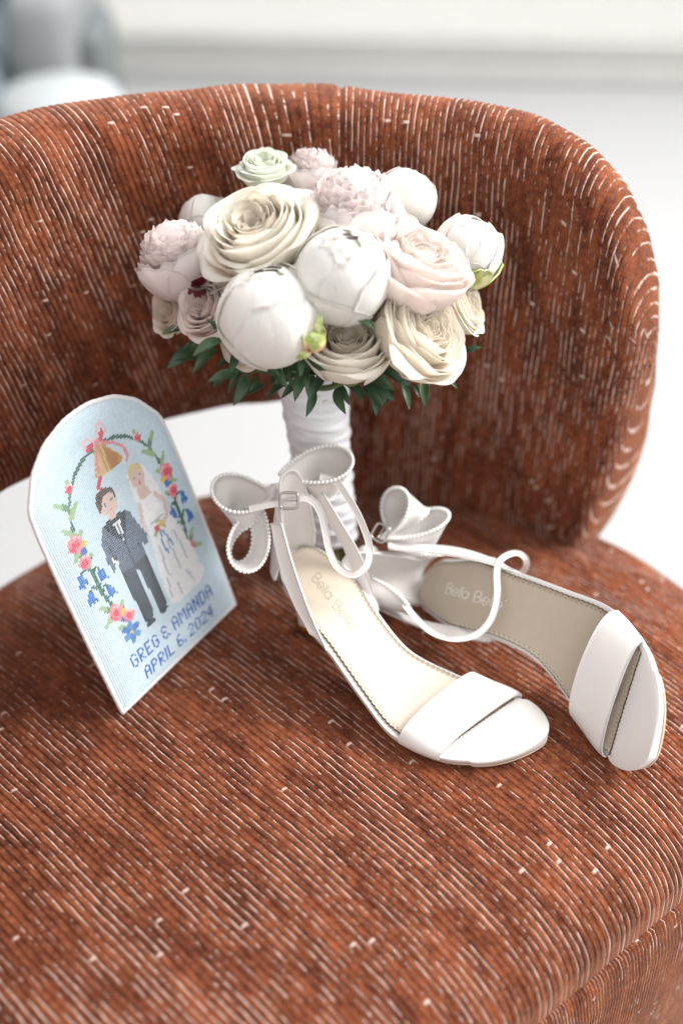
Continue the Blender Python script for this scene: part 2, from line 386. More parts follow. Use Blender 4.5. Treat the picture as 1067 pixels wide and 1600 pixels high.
# seat border below the seam: upright ribs round the rim
ns = int(2*PI*SR/PITCH)
ang = np.linspace(0, 2*PI, ns*6, endpoint=False)
prof = np.array([(SR - .006, -SH + .001), (SR + .001, -SH - .003), (SR + .004, -SH - .010), (SR + .008, -SH - .03), (SR + .009, -SH - .08), (SR + .006, -SH - .20), (SR - .006, -SH - .27), (SR - .05, -SH - .288), (.02, -SH - .289)])
q = np.r_[0, np.cumsum(np.linalg.norm(np.diff(prof, axis=0), axis=1))]
AN, KK = np.meshgrid(ang, np.arange(len(prof)), indexing='ij')
xr = AN/(2*PI)*ns + .12*np.sin(KK*2.0 + AN*9); cf = np.maximum(np.cos(AN + math.radians(51)), 0); RO = (1/SR**9 + (cf/FD)**9)**(-1/9); rr = np.maximum(prof[KK, 0] - SR + RO, .01) + rib_h(xr, .0013)*(KK > 0)*(KK < 7); zz = prof[KK, 1]
big_mesh('seat_border', np.stack([rr*np.cos(AN), rr*np.sin(AN), zz - FLOOR_Z], -1), grid_faces(len(ang), len(prof), wrap_n=True), M_FAB, chair, np.stack([xr, q[KK]], -1).reshape(-1, 2))
M_BASE = simple('black_swivel_base', (.03, .03, .03), .4, metal=.6)
V, F = lathe([(.001, .0), (.20, .0), (.205, .008), (.19, .02), (.05, .035), (.04, .06), (.04, .088), (.001, .088)]); mesh_obj('swivel_base', V, F, M_BASE, chair)
# backrest: a thick band bent round the seat, dropping to the seat at both front ends
RM, TH = .322, .033; AEND = 43.9
nb = int(math.radians(2*(AEND+45))*RM/PITCH); sub = 8
psi = np.linspace(0, PI/2 - .004, 100); tail = AEND - 3.6 + 3.6*np.sin(psi)
ad = np.r_[-90 - tail[::-1], np.linspace(-90-AEND+3.6, AEND-3.6, nb*sub)[1:-1], tail]; nloop = 96
aa = np.where(ad > -45, ad, -90-ad)
zc0 = .15; ztop0, zband, zfoot = .318, .070, -.105
def endr(q, p=3.0): return np.maximum(1 - np.clip(q, 0, 1)**p, 0)**(1/2.2)
ztop = zc0 + (ztop0 - zc0)*endr((aa - 13)/(AEND - 13))
drop = np.clip((aa + 9)/9.0, 0, 1); drop = drop*drop*(3-2*drop); zb = zband + (zfoot - zband)*drop
zb = zc0 - (zc0 - zb)*endr((aa - 22)/(AEND - 22))
thk = TH*np.sqrt(np.maximum(1 - np.clip((aa - (AEND-3.6))/3.6, 0, 1)**2, 1e-6))
srun = np.r_[0, np.cumsum(np.hypot(np.diff(np.radians(ad))*RM, np.diff(thk)))]; srun -= np.interp(0, ad, srun)
hh = (ztop - zb)/2; zc = (ztop + zb)/2
t_f = np.linspace(-1, 1, 46)[:-1]; t_c = np.linspace(0, PI, 17)[:-1]; t_b = np.linspace(1, -1, 26)[:-1]
sp_ = lambda w: np.sign(w)*np.abs(w)**(2/2.5)
px = np.r_[-(1 + .05*(1 - t_f**2)), -sp_(np.cos(t_c)), (1 + .05*(1 - t_b**2)), sp_(np.cos(t_c))]
pz = np.r_[0*t_f, sp_(np.sin(t_c)), 0*t_b, -sp_(np.sin(t_c))]; fr2 = np.r_[t_f, 0*t_c + 1, t_b, 0*t_c - 1]; nloop = len(px)
rightw = np.clip((aa + 2)/14, 0, 1)[:, None]; rightw = rightw*rightw*(3 - 2*rightw)
thin = 1 - .62*rightw*np.clip((fr2[None] + .3)/1.2, 0, 1)*np.clip(px[None] + .3, 0, 1)
Nn = thk[:, None]*px[None]*thin; tz = np.minimum(thk, hh*.9)[:, None]
Z = zc[:, None] + fr2[None]*(hh[:, None] - tz) + tz*pz[None]*(1 - .35*rightw*(fr2[None] > .5)*np.clip(px[None] + .3, 0, 1))
shear = np.clip((-ad)/7.0, 0, 1)*np.clip((ad + 100)/30, 0, 1)
adeg = ad[:, None] - shear[:, None]*(Z - .2)*45.0
AR = np.radians(adeg)
lenloop = np.cumsum(np.r_[0, np.hypot(np.diff(.033*px), np.diff(.12*fr2 + .033*pz))])
xrb = srun[:, None]/PITCH*np.ones((1, nloop)) + .05*wob(np.radians(ad)[:, None]*3, Z*8, 1) + .04*np.sin(Z*420 + ad[:, None]*31)
seamf = 1 - np.exp(-((ad[:, None])/.35)**2)
bul = .004*wob(AR*2.2, Z*6, 1)
disp = rib_h(xrb, .0013)*seamf - .002*(1-seamf)
RR = RM + Nn + np.sign(px)[None]*disp*(np.abs(px)[None]**.5) + bul*.4 + .02*np.clip(Z/.33, 0, 1)*np.clip(-aa/30, 0, 1)[:, None]
Z2 = Z + np.sign(pz)[None]*disp*(1 - np.abs(px)[None])
Vb = np.stack([RR*np.sin(AR), RR*np.cos(AR), Z2 - FLOOR_Z], -1)
big_mesh('backrest', Vb, grid_faces(len(ad), nloop, wrap_m=True), M_FAB, chair, np.stack([xrb, np.repeat(lenloop[None], len(ad), 0)], -1).reshape(-1, 2))

# ------------------------------------------------------------------ bouquet
bq = thing('bridal_bouquet', 'round bridal bouquet of white roses and blush peonies with a satin wrapped handle', 'bouquet', (-.012, .748, 0))
BQ = np.array([-.012, .748, 0.0])
def uv_mesh(name, G, th, mat, parent, UVg):
    n, m = G.shape[:2]; V, F = slab(G, grid_normals(G), th)
    me = bpy.data.meshes.new(name); me.from_pydata([tuple(map(float, v)) for v in V], [], [tuple(int(x) for x in f) for f in F]); smooth(me)
    lay = me.uv_layers.new(name='UVMap'); li = np.empty(len(me.loops), np.int32); me.loops.foreach_get('vertex_index', li)
    uv = np.r_[UVg.reshape(-1, 2), UVg.reshape(-1, 2)]; lay.data.foreach_set('uv', uv[li].astype(np.float32).ravel())
    me.materials.append(mat); return link(bpy.data.objects.new(name, me), parent)

def petal_grid(R, phi, W, rj, h0, h1, flare, curl, wav=.03, nu=15, nv=12, point=.12, cup=1.0, lean=0.0):
    u = np.linspace(-1, 1, nu); v = np.linspace(0, 1, nv); U, Vv = np.meshgrid(u, v, indexing='ij')
    s1, s2, s3 = rng.uniform(0, 6, 3)
    top = 1 - .20*np.abs(U)**2.6 - point*.4*np.abs(U) + .035*np.sin(U*3.1 + s1) + .02*np.sin(U*7 + s2)
    v_ = Vv*top
    wid = W*(.45 + .55*np.sin(np.minimum(v_*1.9, 1)*PI/2))
    ang = phi + U*wid + lean*v_
    prof = np.sin(np.minimum(v_/.72, 1)*PI/2)**.8
    sm = np.clip((v_ - .5)/.5, 0, 1); sm2 = sm*sm
    rad = R*(rj*(.16 + .84*prof*cup) + flare*sm2*(1 + .35*np.cos(U*2.4+s3)) + wav*sm*np.sin(U*5 + s2)*rj)
    lip_ = np.clip((v_ - .80)/.20, 0, 1)**2; rad = rad + R*.085*lip_*min(1, flare*6)
    zz = R*(h0 + (h1 - h0)*v_ - .075*lip_*min(1, flare*6) - curl*np.clip((v_ - .74)/.26, 0, 1)**2*(1 + .5*np.sin(U*2.5 + s1)) + wav*.8*sm*np.cos(U*6.3 + s3))
    rad = rad*(1 + .05*np.abs(U)**3)           # side edges stand off the neighbour
    G = np.stack([rad*np.cos(ang), rad*np.sin(ang), zz], -1)
    return G, np.stack([U*.5 + .5, v_], -1)

def frame_to(d, spin):
    d = Vector(d).normalized(); q = d.to_track_quat('Z', 'Y'); return q.to_matrix().to_4x4() @ Matrix.Rotation(spin, 4, 'Z')

def flower_part(name, pos, d, spin, core_parts, mat):
    V, F = core_parts
    o = mesh_obj(name, V, F, mat, bq); 
    if not o.data.uv_layers: 
        lay = o.data.uv_layers.new(name='UVMap'); lay.data.foreach_set('uv', np.full(len(o.data.loops)*2, .55, np.float32))
    o.matrix_local = Matrix.Translation(Vector(np.array(pos) - BQ)) @ frame_to(d, spin); return o

def rose(pos, R, d, mat, openness=1.0, spin=None, outer=3, heart=None):
    spin = rng.uniform(0, 6.28) if spin is None else spin
    core = []
    # spiral heart
    for j, (rj, h1, n) in enumerate(((.07, .40, 2), (.125, .43, 3), (.18, .46, 3), (.24, .49, 3), (.30, .51, 4), (.36, .53, 4))):
        for k in range(n):
            G, _ = petal_grid(R, 2*PI*k/n + j*.9 + rng.uniform(-.2, .2), PI/n*1.5, rj*(.85 + .15*openness), -.45, h1 + rng.uniform(-.04, .03), .04, .02, .05, 13, 9, cup=1.0)
            core.append(slab(G, grid_normals(G), R*.011))
    f = flower_part('rose', pos, d, spin, join(core), heart or mat)
    op = openness
    layers = [(.43, .55, 4, .05, .02), (.50, .56, 4, .06, .03), (.575, .55, 4, .08, .04), (.65, .52 - .06*op, 4, .06 + .06*op, .06), (.72, .50 - .14*op, 4, .07 + .12*op, .08), (.79, .44 - .22*op, 4, .10 + .16*op, .10)]
    for j, (rj, h1, n, fl, cu) in enumerate(layers):
        for k in range(n):
            G, uv = petal_grid(R, 2*PI*k/n + j*.75 + rng.uniform(-.2, .2), PI/n*1.55*rng.uniform(.82, 1.12), rj*(1 + rng.uniform(-.05, .05)), -.66 + .01*j, h1 + rng.uniform(-.13, .06), fl*rng.uniform(.6, 1.4), cu*rng.uniform(.3, 1.6), .022, 21, 18, point=.12 + (.16 if j > 3 else 0), lean=rng.uniform(-.12, .12))
            uv_mesh('petal', G, R*.013, mat, f, uv)
    V, F = lathe([(.001, -R*.85), (R*.16, -R*.80), (R*.26, -R*.62), (R*.2, -R*.5)], 12); mesh_obj('calyx', V, F, M_STEM, f)
    return f

def shell_grid(R, phi, W, t1, k, lip, nu=23, nv=16, notch=.06, t0=.05):
    u = np.linspace(-1, 1, nu); v = np.linspace(0, 1, nv); U, Vv = np.meshgrid(u, v, indexing='ij'); s1, s2, s3 = rng.uniform(0, 6, 3)
    top = 1 - .28*np.abs(U)**2.5 + .03*np.sin(U*3 + s1) + .014*np.sin(U*12 + s2) + .006*np.sin(U*23 + s3) - notch*.6*np.exp(-((U - .4*np.sin(s3))/.13)**2)
    v_ = Vv*top; t = t0 + (t1 - t0)*v_
    ang = phi + U*W*(.55 + .45*np.minimum(v_*2, 1))/np.maximum(np.sin(np.clip(t, .5, 2.4)), .6)*.92
    lp = np.clip((v_ - .72)/.28, 0, 1)**2
    r = R*(k + lip*lp + .02*np.sin(U*3 + s2)*v_ + .012*np.sin(U*9 + s3)*v_ + .025*np.abs(U)**4)
    G = np.stack([r*np.sin(t)*np.cos(ang), r*np.sin(t)*np.sin(ang), -r*np.cos(t)*1.02], -1)
    return G, np.stack([U*.5 + .5, v_], -1)

def bud(pos, R, d, mat, style='white', spin=0.0):
    core = ball((0, 0, 0), R*.86, 20, 14)
    f = flower_part('peony_bud', pos, d, spin, core, mat)
    for j, (n, k, t1, W) in enumerate(((3, .92, 2.98, 1.3), (3, .945, 2.80, 1.3), (3, .975, 2.25, 1.25))):
        for i in range(n):
            G, uv = shell_grid(R, 2*PI*i/n + j*.9 + rng.uniform(-.15, .15), W*rng.uniform(.85, 1.1), t1 + (rng.uniform(-.25, .1) if j < 2 else (-.55, .0, .25)[i]), k + rng.uniform(-.012, .012), (-.01 if j < 2 else .05)*rng.uniform(.3, 1.4))
            uv_mesh('petal', G, R*.014, mat, f, uv)
    return f

def sepals(f, R, phis, t1=1.25, k=1.06, W=.42):
    for ph_ in phis:
        G, uv = shell_grid(R, ph_, W*rng.uniform(.8, 1.2), t1*rng.uniform(.8, 1.15), k, .05, 9, 9, 0, .05); uv_mesh('sepal', G, R*.05, M_SEPAL, f, uv)

def peony(pos, R, d, mat, spin=0.0, dense=110):
    core = []
    for i in range(dense):                      # ruffled inner petals on a dome
        fr = (i + .5)/dense; t = math.acos(1 - 1.02*fr)*.98; ph_ = i*2.39996
        up = np.array([math.sin(t)*math.cos(ph_), math.sin(t)*math.sin(ph_), math.cos(t)])
        tw = unit(np.cross(up, rng.normal(size=3))); side = unit(np.cross(up, tw))
        w = R*rng.uniform(.15, .27); L = R*rng.uniform(.86, 1.0)*(1 - .10*math.sin(t)**4)
        dn = unit(np.array([0, 0, -1.0]) - up*(-up[2]) + rng.normal(size=3)*.25); dn = unit(dn - (dn @ up)*up); side = np.cross(up, dn)
        u = np.linspace(-1, 1, 9); v = np.linspace(0, 1, 7); U, Vv = np.meshgrid(u, v, indexing='ij'); s1, s2 = rng.uniform(0, 6, 2)
        tip = Vv*(1 - .16*np.abs(U)**2 + .07*np.sin(U*9 + s1)*Vv)
        c = up[None, None]*(L*(.80 + .20*tip**1.3 - .06*U**2) + w*.10*np.sin(U*6 + s2)*Vv)[..., None] + side[None, None]*(w*U*(.45 + .55*np.sin(np.minimum(Vv*1.6, 1)*PI/2)))[..., None] + dn[None, None]*(w*1.5*(.65 - tip) + w*.15*np.cos(U*5 + s1)*Vv)[..., None]
        c[..., 2] = c[..., 2]*.80 + R*.08
        core.append(slab(c, grid_normals(c), R*.016))
    f = flower_part('peony', pos, d, spin, join(core), mat)
    for j, (n, k, t1, W) in enumerate(((6, .88, 1.72, .72), (6, 1.0, 1.66, .78))):
        for i in range(n):
            G, uv = shell_grid(R, 2*PI*i/n + j*.5 + rng.uniform(-.15, .15), W*rng.uniform(.85, 1.1), t1 + rng.uniform(-.2, .15), k, .07*rng.uniform(-.5, 1.3)); uv_mesh('petal', G, R*.014, mat, f, uv)
    return f

FL = [
    ('rose', 'green', (-0.0519, 0.8142, 0.2857), 0.0190, (0.000, -0.028, 1.000)),
    ('peony', 'pink', (-0.0206, 0.8354, 0.2753), 0.0196, (0.000, 0.411, 0.912)),
    ('rose', 'white', (-0.0502, 0.7295, 0.2796), 0.0380, (-0.325, -0.252, 0.924)),
    ('peony', 'pink', (0.0078, 0.7452, 0.2910), 0.0300, (-0.051, 0.206, 0.977)),
    ('bud', 'white', (0.0426, 0.8051, 0.2697), 0.0205, (0.325, 0.411, 0.852)),
    ('rose', 'pink', (0.0455, 0.7200, 0.2610), 0.0385, (0.33, 0.02, 0.85)),
    ('bud', 'sepal', (0.0825, 0.7640, 0.2530), 0.0225, (0.267, 0.089, 0.959)),
    ('bud', 'open', (0.0006, 0.6983, 0.2697), 0.0289, (0.104, -0.213, 0.972)),
    ('bud', 'white', (-0.0444, 0.6828, 0.2505), 0.0305, (-0.104, 0.006, 0.995)),
    ('peony', 'pink', (-0.1073, 0.7580, 0.2513), 0.0265, (-0.210, 0.337, 0.918)),
    ('bud', 'white', (-0.0936, 0.8145, 0.2495), 0.0178, (-0.216, 0.527, 0.822)),
    ('rose', 'pink', (-0.0848, 0.7237, 0.2328), 0.0220, (-0.518, -0.514, 0.683)),
    ('rose', 'cream', (-0.1133, 0.7522, 0.2124), 0.0165, (-0.621, -0.538, 0.569)),
    ('rose', 'white', (0.0046, 0.6902, 0.2215), 0.0305, (-0.05, -0.20, 0.94)),
    ('rose', 'cream', (0.0455, 0.6990, 0.2280), 0.0365, (0.68, -0.28, 0.62)),
    ('rose', 'white', (-0.062, 0.775, 0.255), 0.028, (-0.5, .2, .8)),
    ('rose', 'pink', (0.030, 0.762, 0.268), 0.024, (0.3, .1, .9)),
    ('rose', 'white', (-0.075, 0.742, 0.252), 0.022, (-0.5, -.3, .8)),
    ('rose', 'cream', (0.078, 0.742, 0.222), 0.021, (0.8, -.1, .5)),
    ('rose', 'cream', (-0.058, 0.706, 0.218), 0.019, (-.4, -.6, .5)),
    ('bud', 'white', (0.010, 0.775, 0.262), 0.026, (0.0, .2, .97)),
]
head_c = np.array([-.018, .762, .165])
for i, (kind, colr, pos, R, d) in enumerate(FL):
    R *= 1.10 if kind == 'rose' else 1.06
    if kind == 'rose':
        mt = {'white': P_WHITE, 'green': P_GREEN, 'cream': P_CREAM, 'pink': P_PINKROSE}[colr]
        f = rose(pos, R, d, mt, {2: .8, 0: .8}.get(i, .25), spin=i*1.3, outer=3, heart={'white': P_CREAM, 'pink': P_PINKROSE, 'green': P_GREEN, 'cream': P_CREAM}[colr])
        if colr in ('pink', 'cream', 'white'): f['label'] = {'pink': 'pale blush rose', 'cream': 'cream rose', 'white': 'white rose'}[colr]
        else: f['label'] = 'small greenish white rose'
    elif kind == 'peony':
        f = peony(pos, R, d, P_PEONY, i*.7); f['label'] = 'open blush pink peony'
    else:
        f = bud(pos, R, d, P_BUD, colr, i*1.1 + .4); f['label'] = 'closed white peony bud'
        if colr == 'sepal': sepals(f, R, (0, 1.25, 2.5, 3.75, 5.0), 1.45, 1.05, .6)
    # stem from the flower down into the binding
    p0 = np.array(pos) - unit(np.array(d))*R*.7; p1 = np.array([-.018 + rng.uniform(-.012, .012), .757 + rng.uniform(-.012, .012), .155])
    V, F = tube(path([p0 - BQ, (p0*.55 + p1*.45) - BQ - np.array([0, 0, .006]), p1 - BQ], 8), .0022, 6); mesh_obj('stem', V, F, M_STEM, bq)
# curled little sepal bud between the two front peony buds
sb_ = mesh_obj('small_sepal_bud', *ball((0, 0, 0), .0062, 14, 10), M_SEPAL, bq); sb_.matrix_local = Matrix.Translation(Vector(np.array((-.0165, .6630, .2455)) - BQ)) @ frame_to((.25, -.2, .95), .4)
for ph_, t1_, k_ in ((0, 2.5, 1.15), (2.0, 2.1, 1.2), (4.1, 2.8, 1.12)):
    G, uv = shell_grid(.0062, ph_, .95, t1_, k_, .5, 9, 10, 0, .05); uv_mesh('sepal', G, .0005, M_SEPAL, sb_, uv)
for pts in ([(-.0160, .6640, .2500), (-.0135, .6630, .2560), (-.0125, .6660, .2615)], [(-.0185, .6620, .2410), (-.0225, .6600, .2375), (-.0275, .6620, .2345)]):
    pp_ = path(np.array(pts) - BQ, 9); V, F = ribbon(pp_, np.tile(np.array([.8, -.3, -.5]), (9, 1)), .0052*np.sin(np.linspace(.5, 2.9, 9)), .0006, 5, .0008); mesh_obj('sepal', V, F, M_SEPAL, bq)
# dark red inner petals glimpsed under two peonies
for pts, w_ in (([(-.0960, .7260, .2490), (-.0900, .7225, .2520), (-.0830, .7235, .2570)], .013), ([(-.0985, .7265, .2440), (-.0930, .7215, .2440), (-.0860, .7200, .2470)], .012), ([(-.0010, .7000, .2935), (.0045, .6985, .2935), (.0105, .7005, .2925)], .006)):
    pp_ = path(np.array(pts) - BQ, 13); V, F = ribbon(pp_, np.tile(np.array([.1, -.55, .83]), (13, 1)), w_*np.sin(np.linspace(.35, 2.9, 13))**.8, .0006, 7, -.0016); mesh_obj('red_petal', V, F, M_DRED, bq)
# leaves
LV = [
    ((-0.0744, 0.6946, 0.2270), (-0.0930, 0.6841, 0.2236)), ((-0.0756, 0.6976, 0.2308), (-0.0834, 0.6977, 0.2404)), ((-0.0667, 0.6983, 0.1998), (-0.0855, 0.6904, 0.1996)),
    ((-0.0613, 0.6978, 0.1992), (-0.0683, 0.6803, 0.1872)), ((-0.0558, 0.7055, 0.1928), (-0.0591, 0.6933, 0.1873)), ((-0.0253, 0.6797, 0.2245), (-0.0251, 0.6666, 0.2179)),
    ((-0.0221, 0.6787, 0.2233), (-0.0049, 0.6671, 0.2185)), ((-0.0179, 0.6809, 0.2101), (-0.0198, 0.6653, 0.2003)), ((-0.0224, 0.6822, 0.2117), (-0.0210, 0.6693, 0.2053)),
    ((-0.0430, 0.6922, 0.2081), (-0.0346, 0.6792, 0.2016)), ((-0.0667, 0.6994, 0.2170), (-0.0699, 0.6851, 0.2089)), ((-0.1008, 0.7442, 0.2088), (-0.1188, 0.7355, 0.2076)),
    ((-0.0895, 0.7293, 0.2064), (-0.1040, 0.7210, 0.2056)), ((0.0173, 0.7060, 0.1934), (0.0342, 0.6954, 0.1899)), ((0.0256, 0.7182, 0.1925), (0.0447, 0.7051, 0.1860)),
    ((0.0404, 0.7207, 0.1798), (0.0457, 0.7039, 0.1686)), ((0.0556, 0.7302, 0.1757), (0.0561, 0.7133, 0.1643)), ((0.0670, 0.7258, 0.1861), (0.0767, 0.7125, 0.1792)),
    ((0.0816, 0.7411, 0.1891), (0.0940, 0.7384, 0.1953)), ((0.0057, 0.6812, 0.2502), (0.0203, 0.6725, 0.2490)), ((-0.0510, 0.6978, 0.1992), (-0.0465, 0.6992, 0.2104)),
    ((-0.0056, 0.7076, 0.1954), (0.0110, 0.6973, 0.1922)), ((-0.0838, 0.7425, 0.1908), (-0.1004, 0.7279, 0.1823)), ((-0.0979, 0.7469, 0.1804), (-0.1138, 0.7418, 0.1836)),
    ((0.0331, 0.7275, 0.1723), (0.0286, 0.7138, 0.1649)), ((0.0488, 0.7359, 0.1668), (0.0529, 0.7254, 0.1633)), ((-0.0349, 0.7076, 0.1954), (-0.0430, 0.6973, 0.1922)),
    ((-0.0800, 0.6987, 0.2320), (-0.0782, 0.6977, 0.2404)), ((-0.0377, 0.6847, 0.2148), (-0.0174, 0.6784, 0.2165)), ((-0.0545, 0.6958, 0.2126), (-0.0379, 0.6830, 0.2063)),
    ((-0.1023, 0.7524, 0.1872), (-0.1181, 0.7377, 0.1786))]
for i in range(84):     # the collar of leaves under the blooms, all round
    an = i*2.39996; rr_ = rng.uniform(.030, .074); zz_ = rng.uniform(.172, .205) + rr_*.10
    b_ = np.array([-.018 + rr_*math.cos(an), .757 + rr_*.85*math.sin(an), zz_]); o_ = np.array([math.cos(an + rng.uniform(-.6, .6)), math.sin(an + rng.uniform(-.6, .6)), rng.uniform(-.75, .05)])
    LV.append((tuple(b_), tuple(b_ + o_*rng.uniform(.015, .024))))
def leaf(p0, p1, wf_=.2):
    p0 = np.array(p0) - BQ; p1 = np.array(p1) - BQ; dv = p1 - p0; L = np.linalg.norm(dv)
    sd = unit(np.cross(dv, np.array([rng.uniform(-.5, .5), -.55 + rng.uniform(-.4, .4), .8]))); nn = unit(np.cross(sd, dv))
    n, m = 11, 7; s = np.linspace(0, 1, n); u = np.linspace(-1, 1, m); w = L*wf_*.8*np.sin(PI*s**.85)**.9 + .00012
    G = p0 + dv*s[:, None, None]*np.ones((1, m, 1)) + sd*(w[:, None]*u[None])[..., None] + nn*(L*.10*np.sin(PI*s)[:, None] + np.abs(u)[None]*w[:, None]*.28 - L*.12*(s**2)[:, None])[..., None]
    V, F = slab(G, grid_normals(G), .0005); return mesh_obj('leaf', V, F, M_LEAF, bq)
for p0, p1 in LV: leaf(p0, p1, rng.uniform(.17, .25))
for k in range(9):
    p = np.array(LV[k*3][0]); q_ = np.array([-.018, .757, .17]); V, F = tube(path([q_ - BQ, (p + q_)/2 + (0, 0, .004) - BQ, p - BQ], 8), .0009, 5); mesh_obj('twig', V, F, M_STEM, bq)
# satin wrapped handle: gathered cloth over the stems
hb = np.array([-.0095, .742, .028]) - BQ; ht = np.array([-.0214, .7589, .176]) - BQ
n, m = 110, 64; s = np.linspace(0, 1, n); an = np.linspace(0, 2*PI, m, endpoint=False); S_, A_ = np.meshgrid(s, an, indexing='ij')
rad = .0205 + .0045*(S_ - .35)**2*2 + .0022*S_
fold = .0006*np.sin(S_*95 + 2.2*np.sin(A_*1 + .6) + .9*np.sin(A_*3 + S_*14)) + .0005*np.sin(S_*52 + 3*np.sin(A_*2 + 1.0)) + .0004*np.sin(S_*180 + 4*np.sin(A_ + 2))
rad = rad + fold; rad[0] *= .86; rad[-1] *= 1.04
C_ = hb + (ht - hb)*s[:, None]
V = C_[:, None] + np.stack([rad*np.cos(A_), rad*np.sin(A_), 0*A_], -1)
Fh = [tuple(f) for f in grid_faces(n, m, wrap_m=True, flip=True)] + [tuple(range(m))]
mesh_obj('handle_wrap', V.reshape(-1, 3), Fh, M_WRAP, bq)
for k in range(8):
    an_ = k*.8; p0 = hb + np.array([.010*math.cos(an_), .010*math.sin(an_), .01]); p1 = np.array([-.004, .738, .001]) - BQ + np.array([.014*math.cos(an_), .014*math.sin(an_), 0])
    V, F = tube([p0, p1], .0033, 7); mesh_obj('cut_stem', V, F, M_STEM, bq)
for (dx, dz) in ((.004, .158), (.0085, .1535), (.0155, .1515), (.019, .156)):
    c_ = hb + (ht - hb)*((dz - .028)/.148); yy = -math.sqrt(max(.0235**2 - dx**2, 0)); V, F = ball((c_[0] + dx, c_[1] + yy - .001, dz), .0022, 10, 8); mesh_obj('pearl_pin', V, F, M_PEARL, bq)

# ------------------------------------------------------------------ sandals
PXs = [0, .03, .06, .09, .12, .145, .17, .20, .22, .232]; PZs = [.0623, .0641, .0582, .0438, .0256, .0144, .0093, .0075, .007, .009]
WX = [0, .004, .012, .03, .05, .085, .115, .145, .17, .195, .212, .224, .230, .232]; WWs = [0, .0115, .0195, .0252, .0303, .0283, .0299, .0379, .0399, .0376, .0289, .0190, .0095, 0]
CXs = [0, .03, .06, .11, .17, .232]; CYs = [.019, .009, -.001, -.0118, -.0031, .021]
def zf(x): return cr(PXs, PZs, x)
def wf(x):
    x = np.asarray(x, float); q = np.clip((x - .2)/.032, 0, 1)
    return np.where(x > .2, .0372*np.maximum(1 - q**1.5, 0)**.62, np.maximum(cr(WX, WWs, x), 0))
def cyf(x, k): return k*cr(CXs, CYs, x)
SQ = lambda n: .116*(1 - np.cos(np.linspace(0, PI, n)))     # x samples, dense at both ends

GLY = {  # strokes of a thin geometric sans on a unit cap height; (points) lists
 'B': (.52, [[(0, 0), (0, 1), (.28, 1), (.42, .9), (.42, .62), (.28, .52), (0, .52)], [(.28, .52), (.48, .42), (.5, .12), (.32, 0), (0, 0)]]),
 'e': (.58, [[(.02, .34), (.56, .34), (.52, .54), (.38, .66), (.2, .66), (.05, .52), (0, .34), (.05, .13), (.2, 0), (.38, .0), (.52, .12)]]),
 'l': (.02, [[(.01, 0), (.01, 1)]]),
 'a': (.60, [[(.56, .66), (.56, 0)], [(.56, .40), (.5, .56), (.38, .66), (.2, .66), (.05, .52), (0, .33), (.05, .13), (.2, 0), (.38, 0), (.5, .1), (.56, .27)]]),
 "'": (.05, [[(.0, 1.02), (-.03, .86)]]), ' ': (.32, [])}

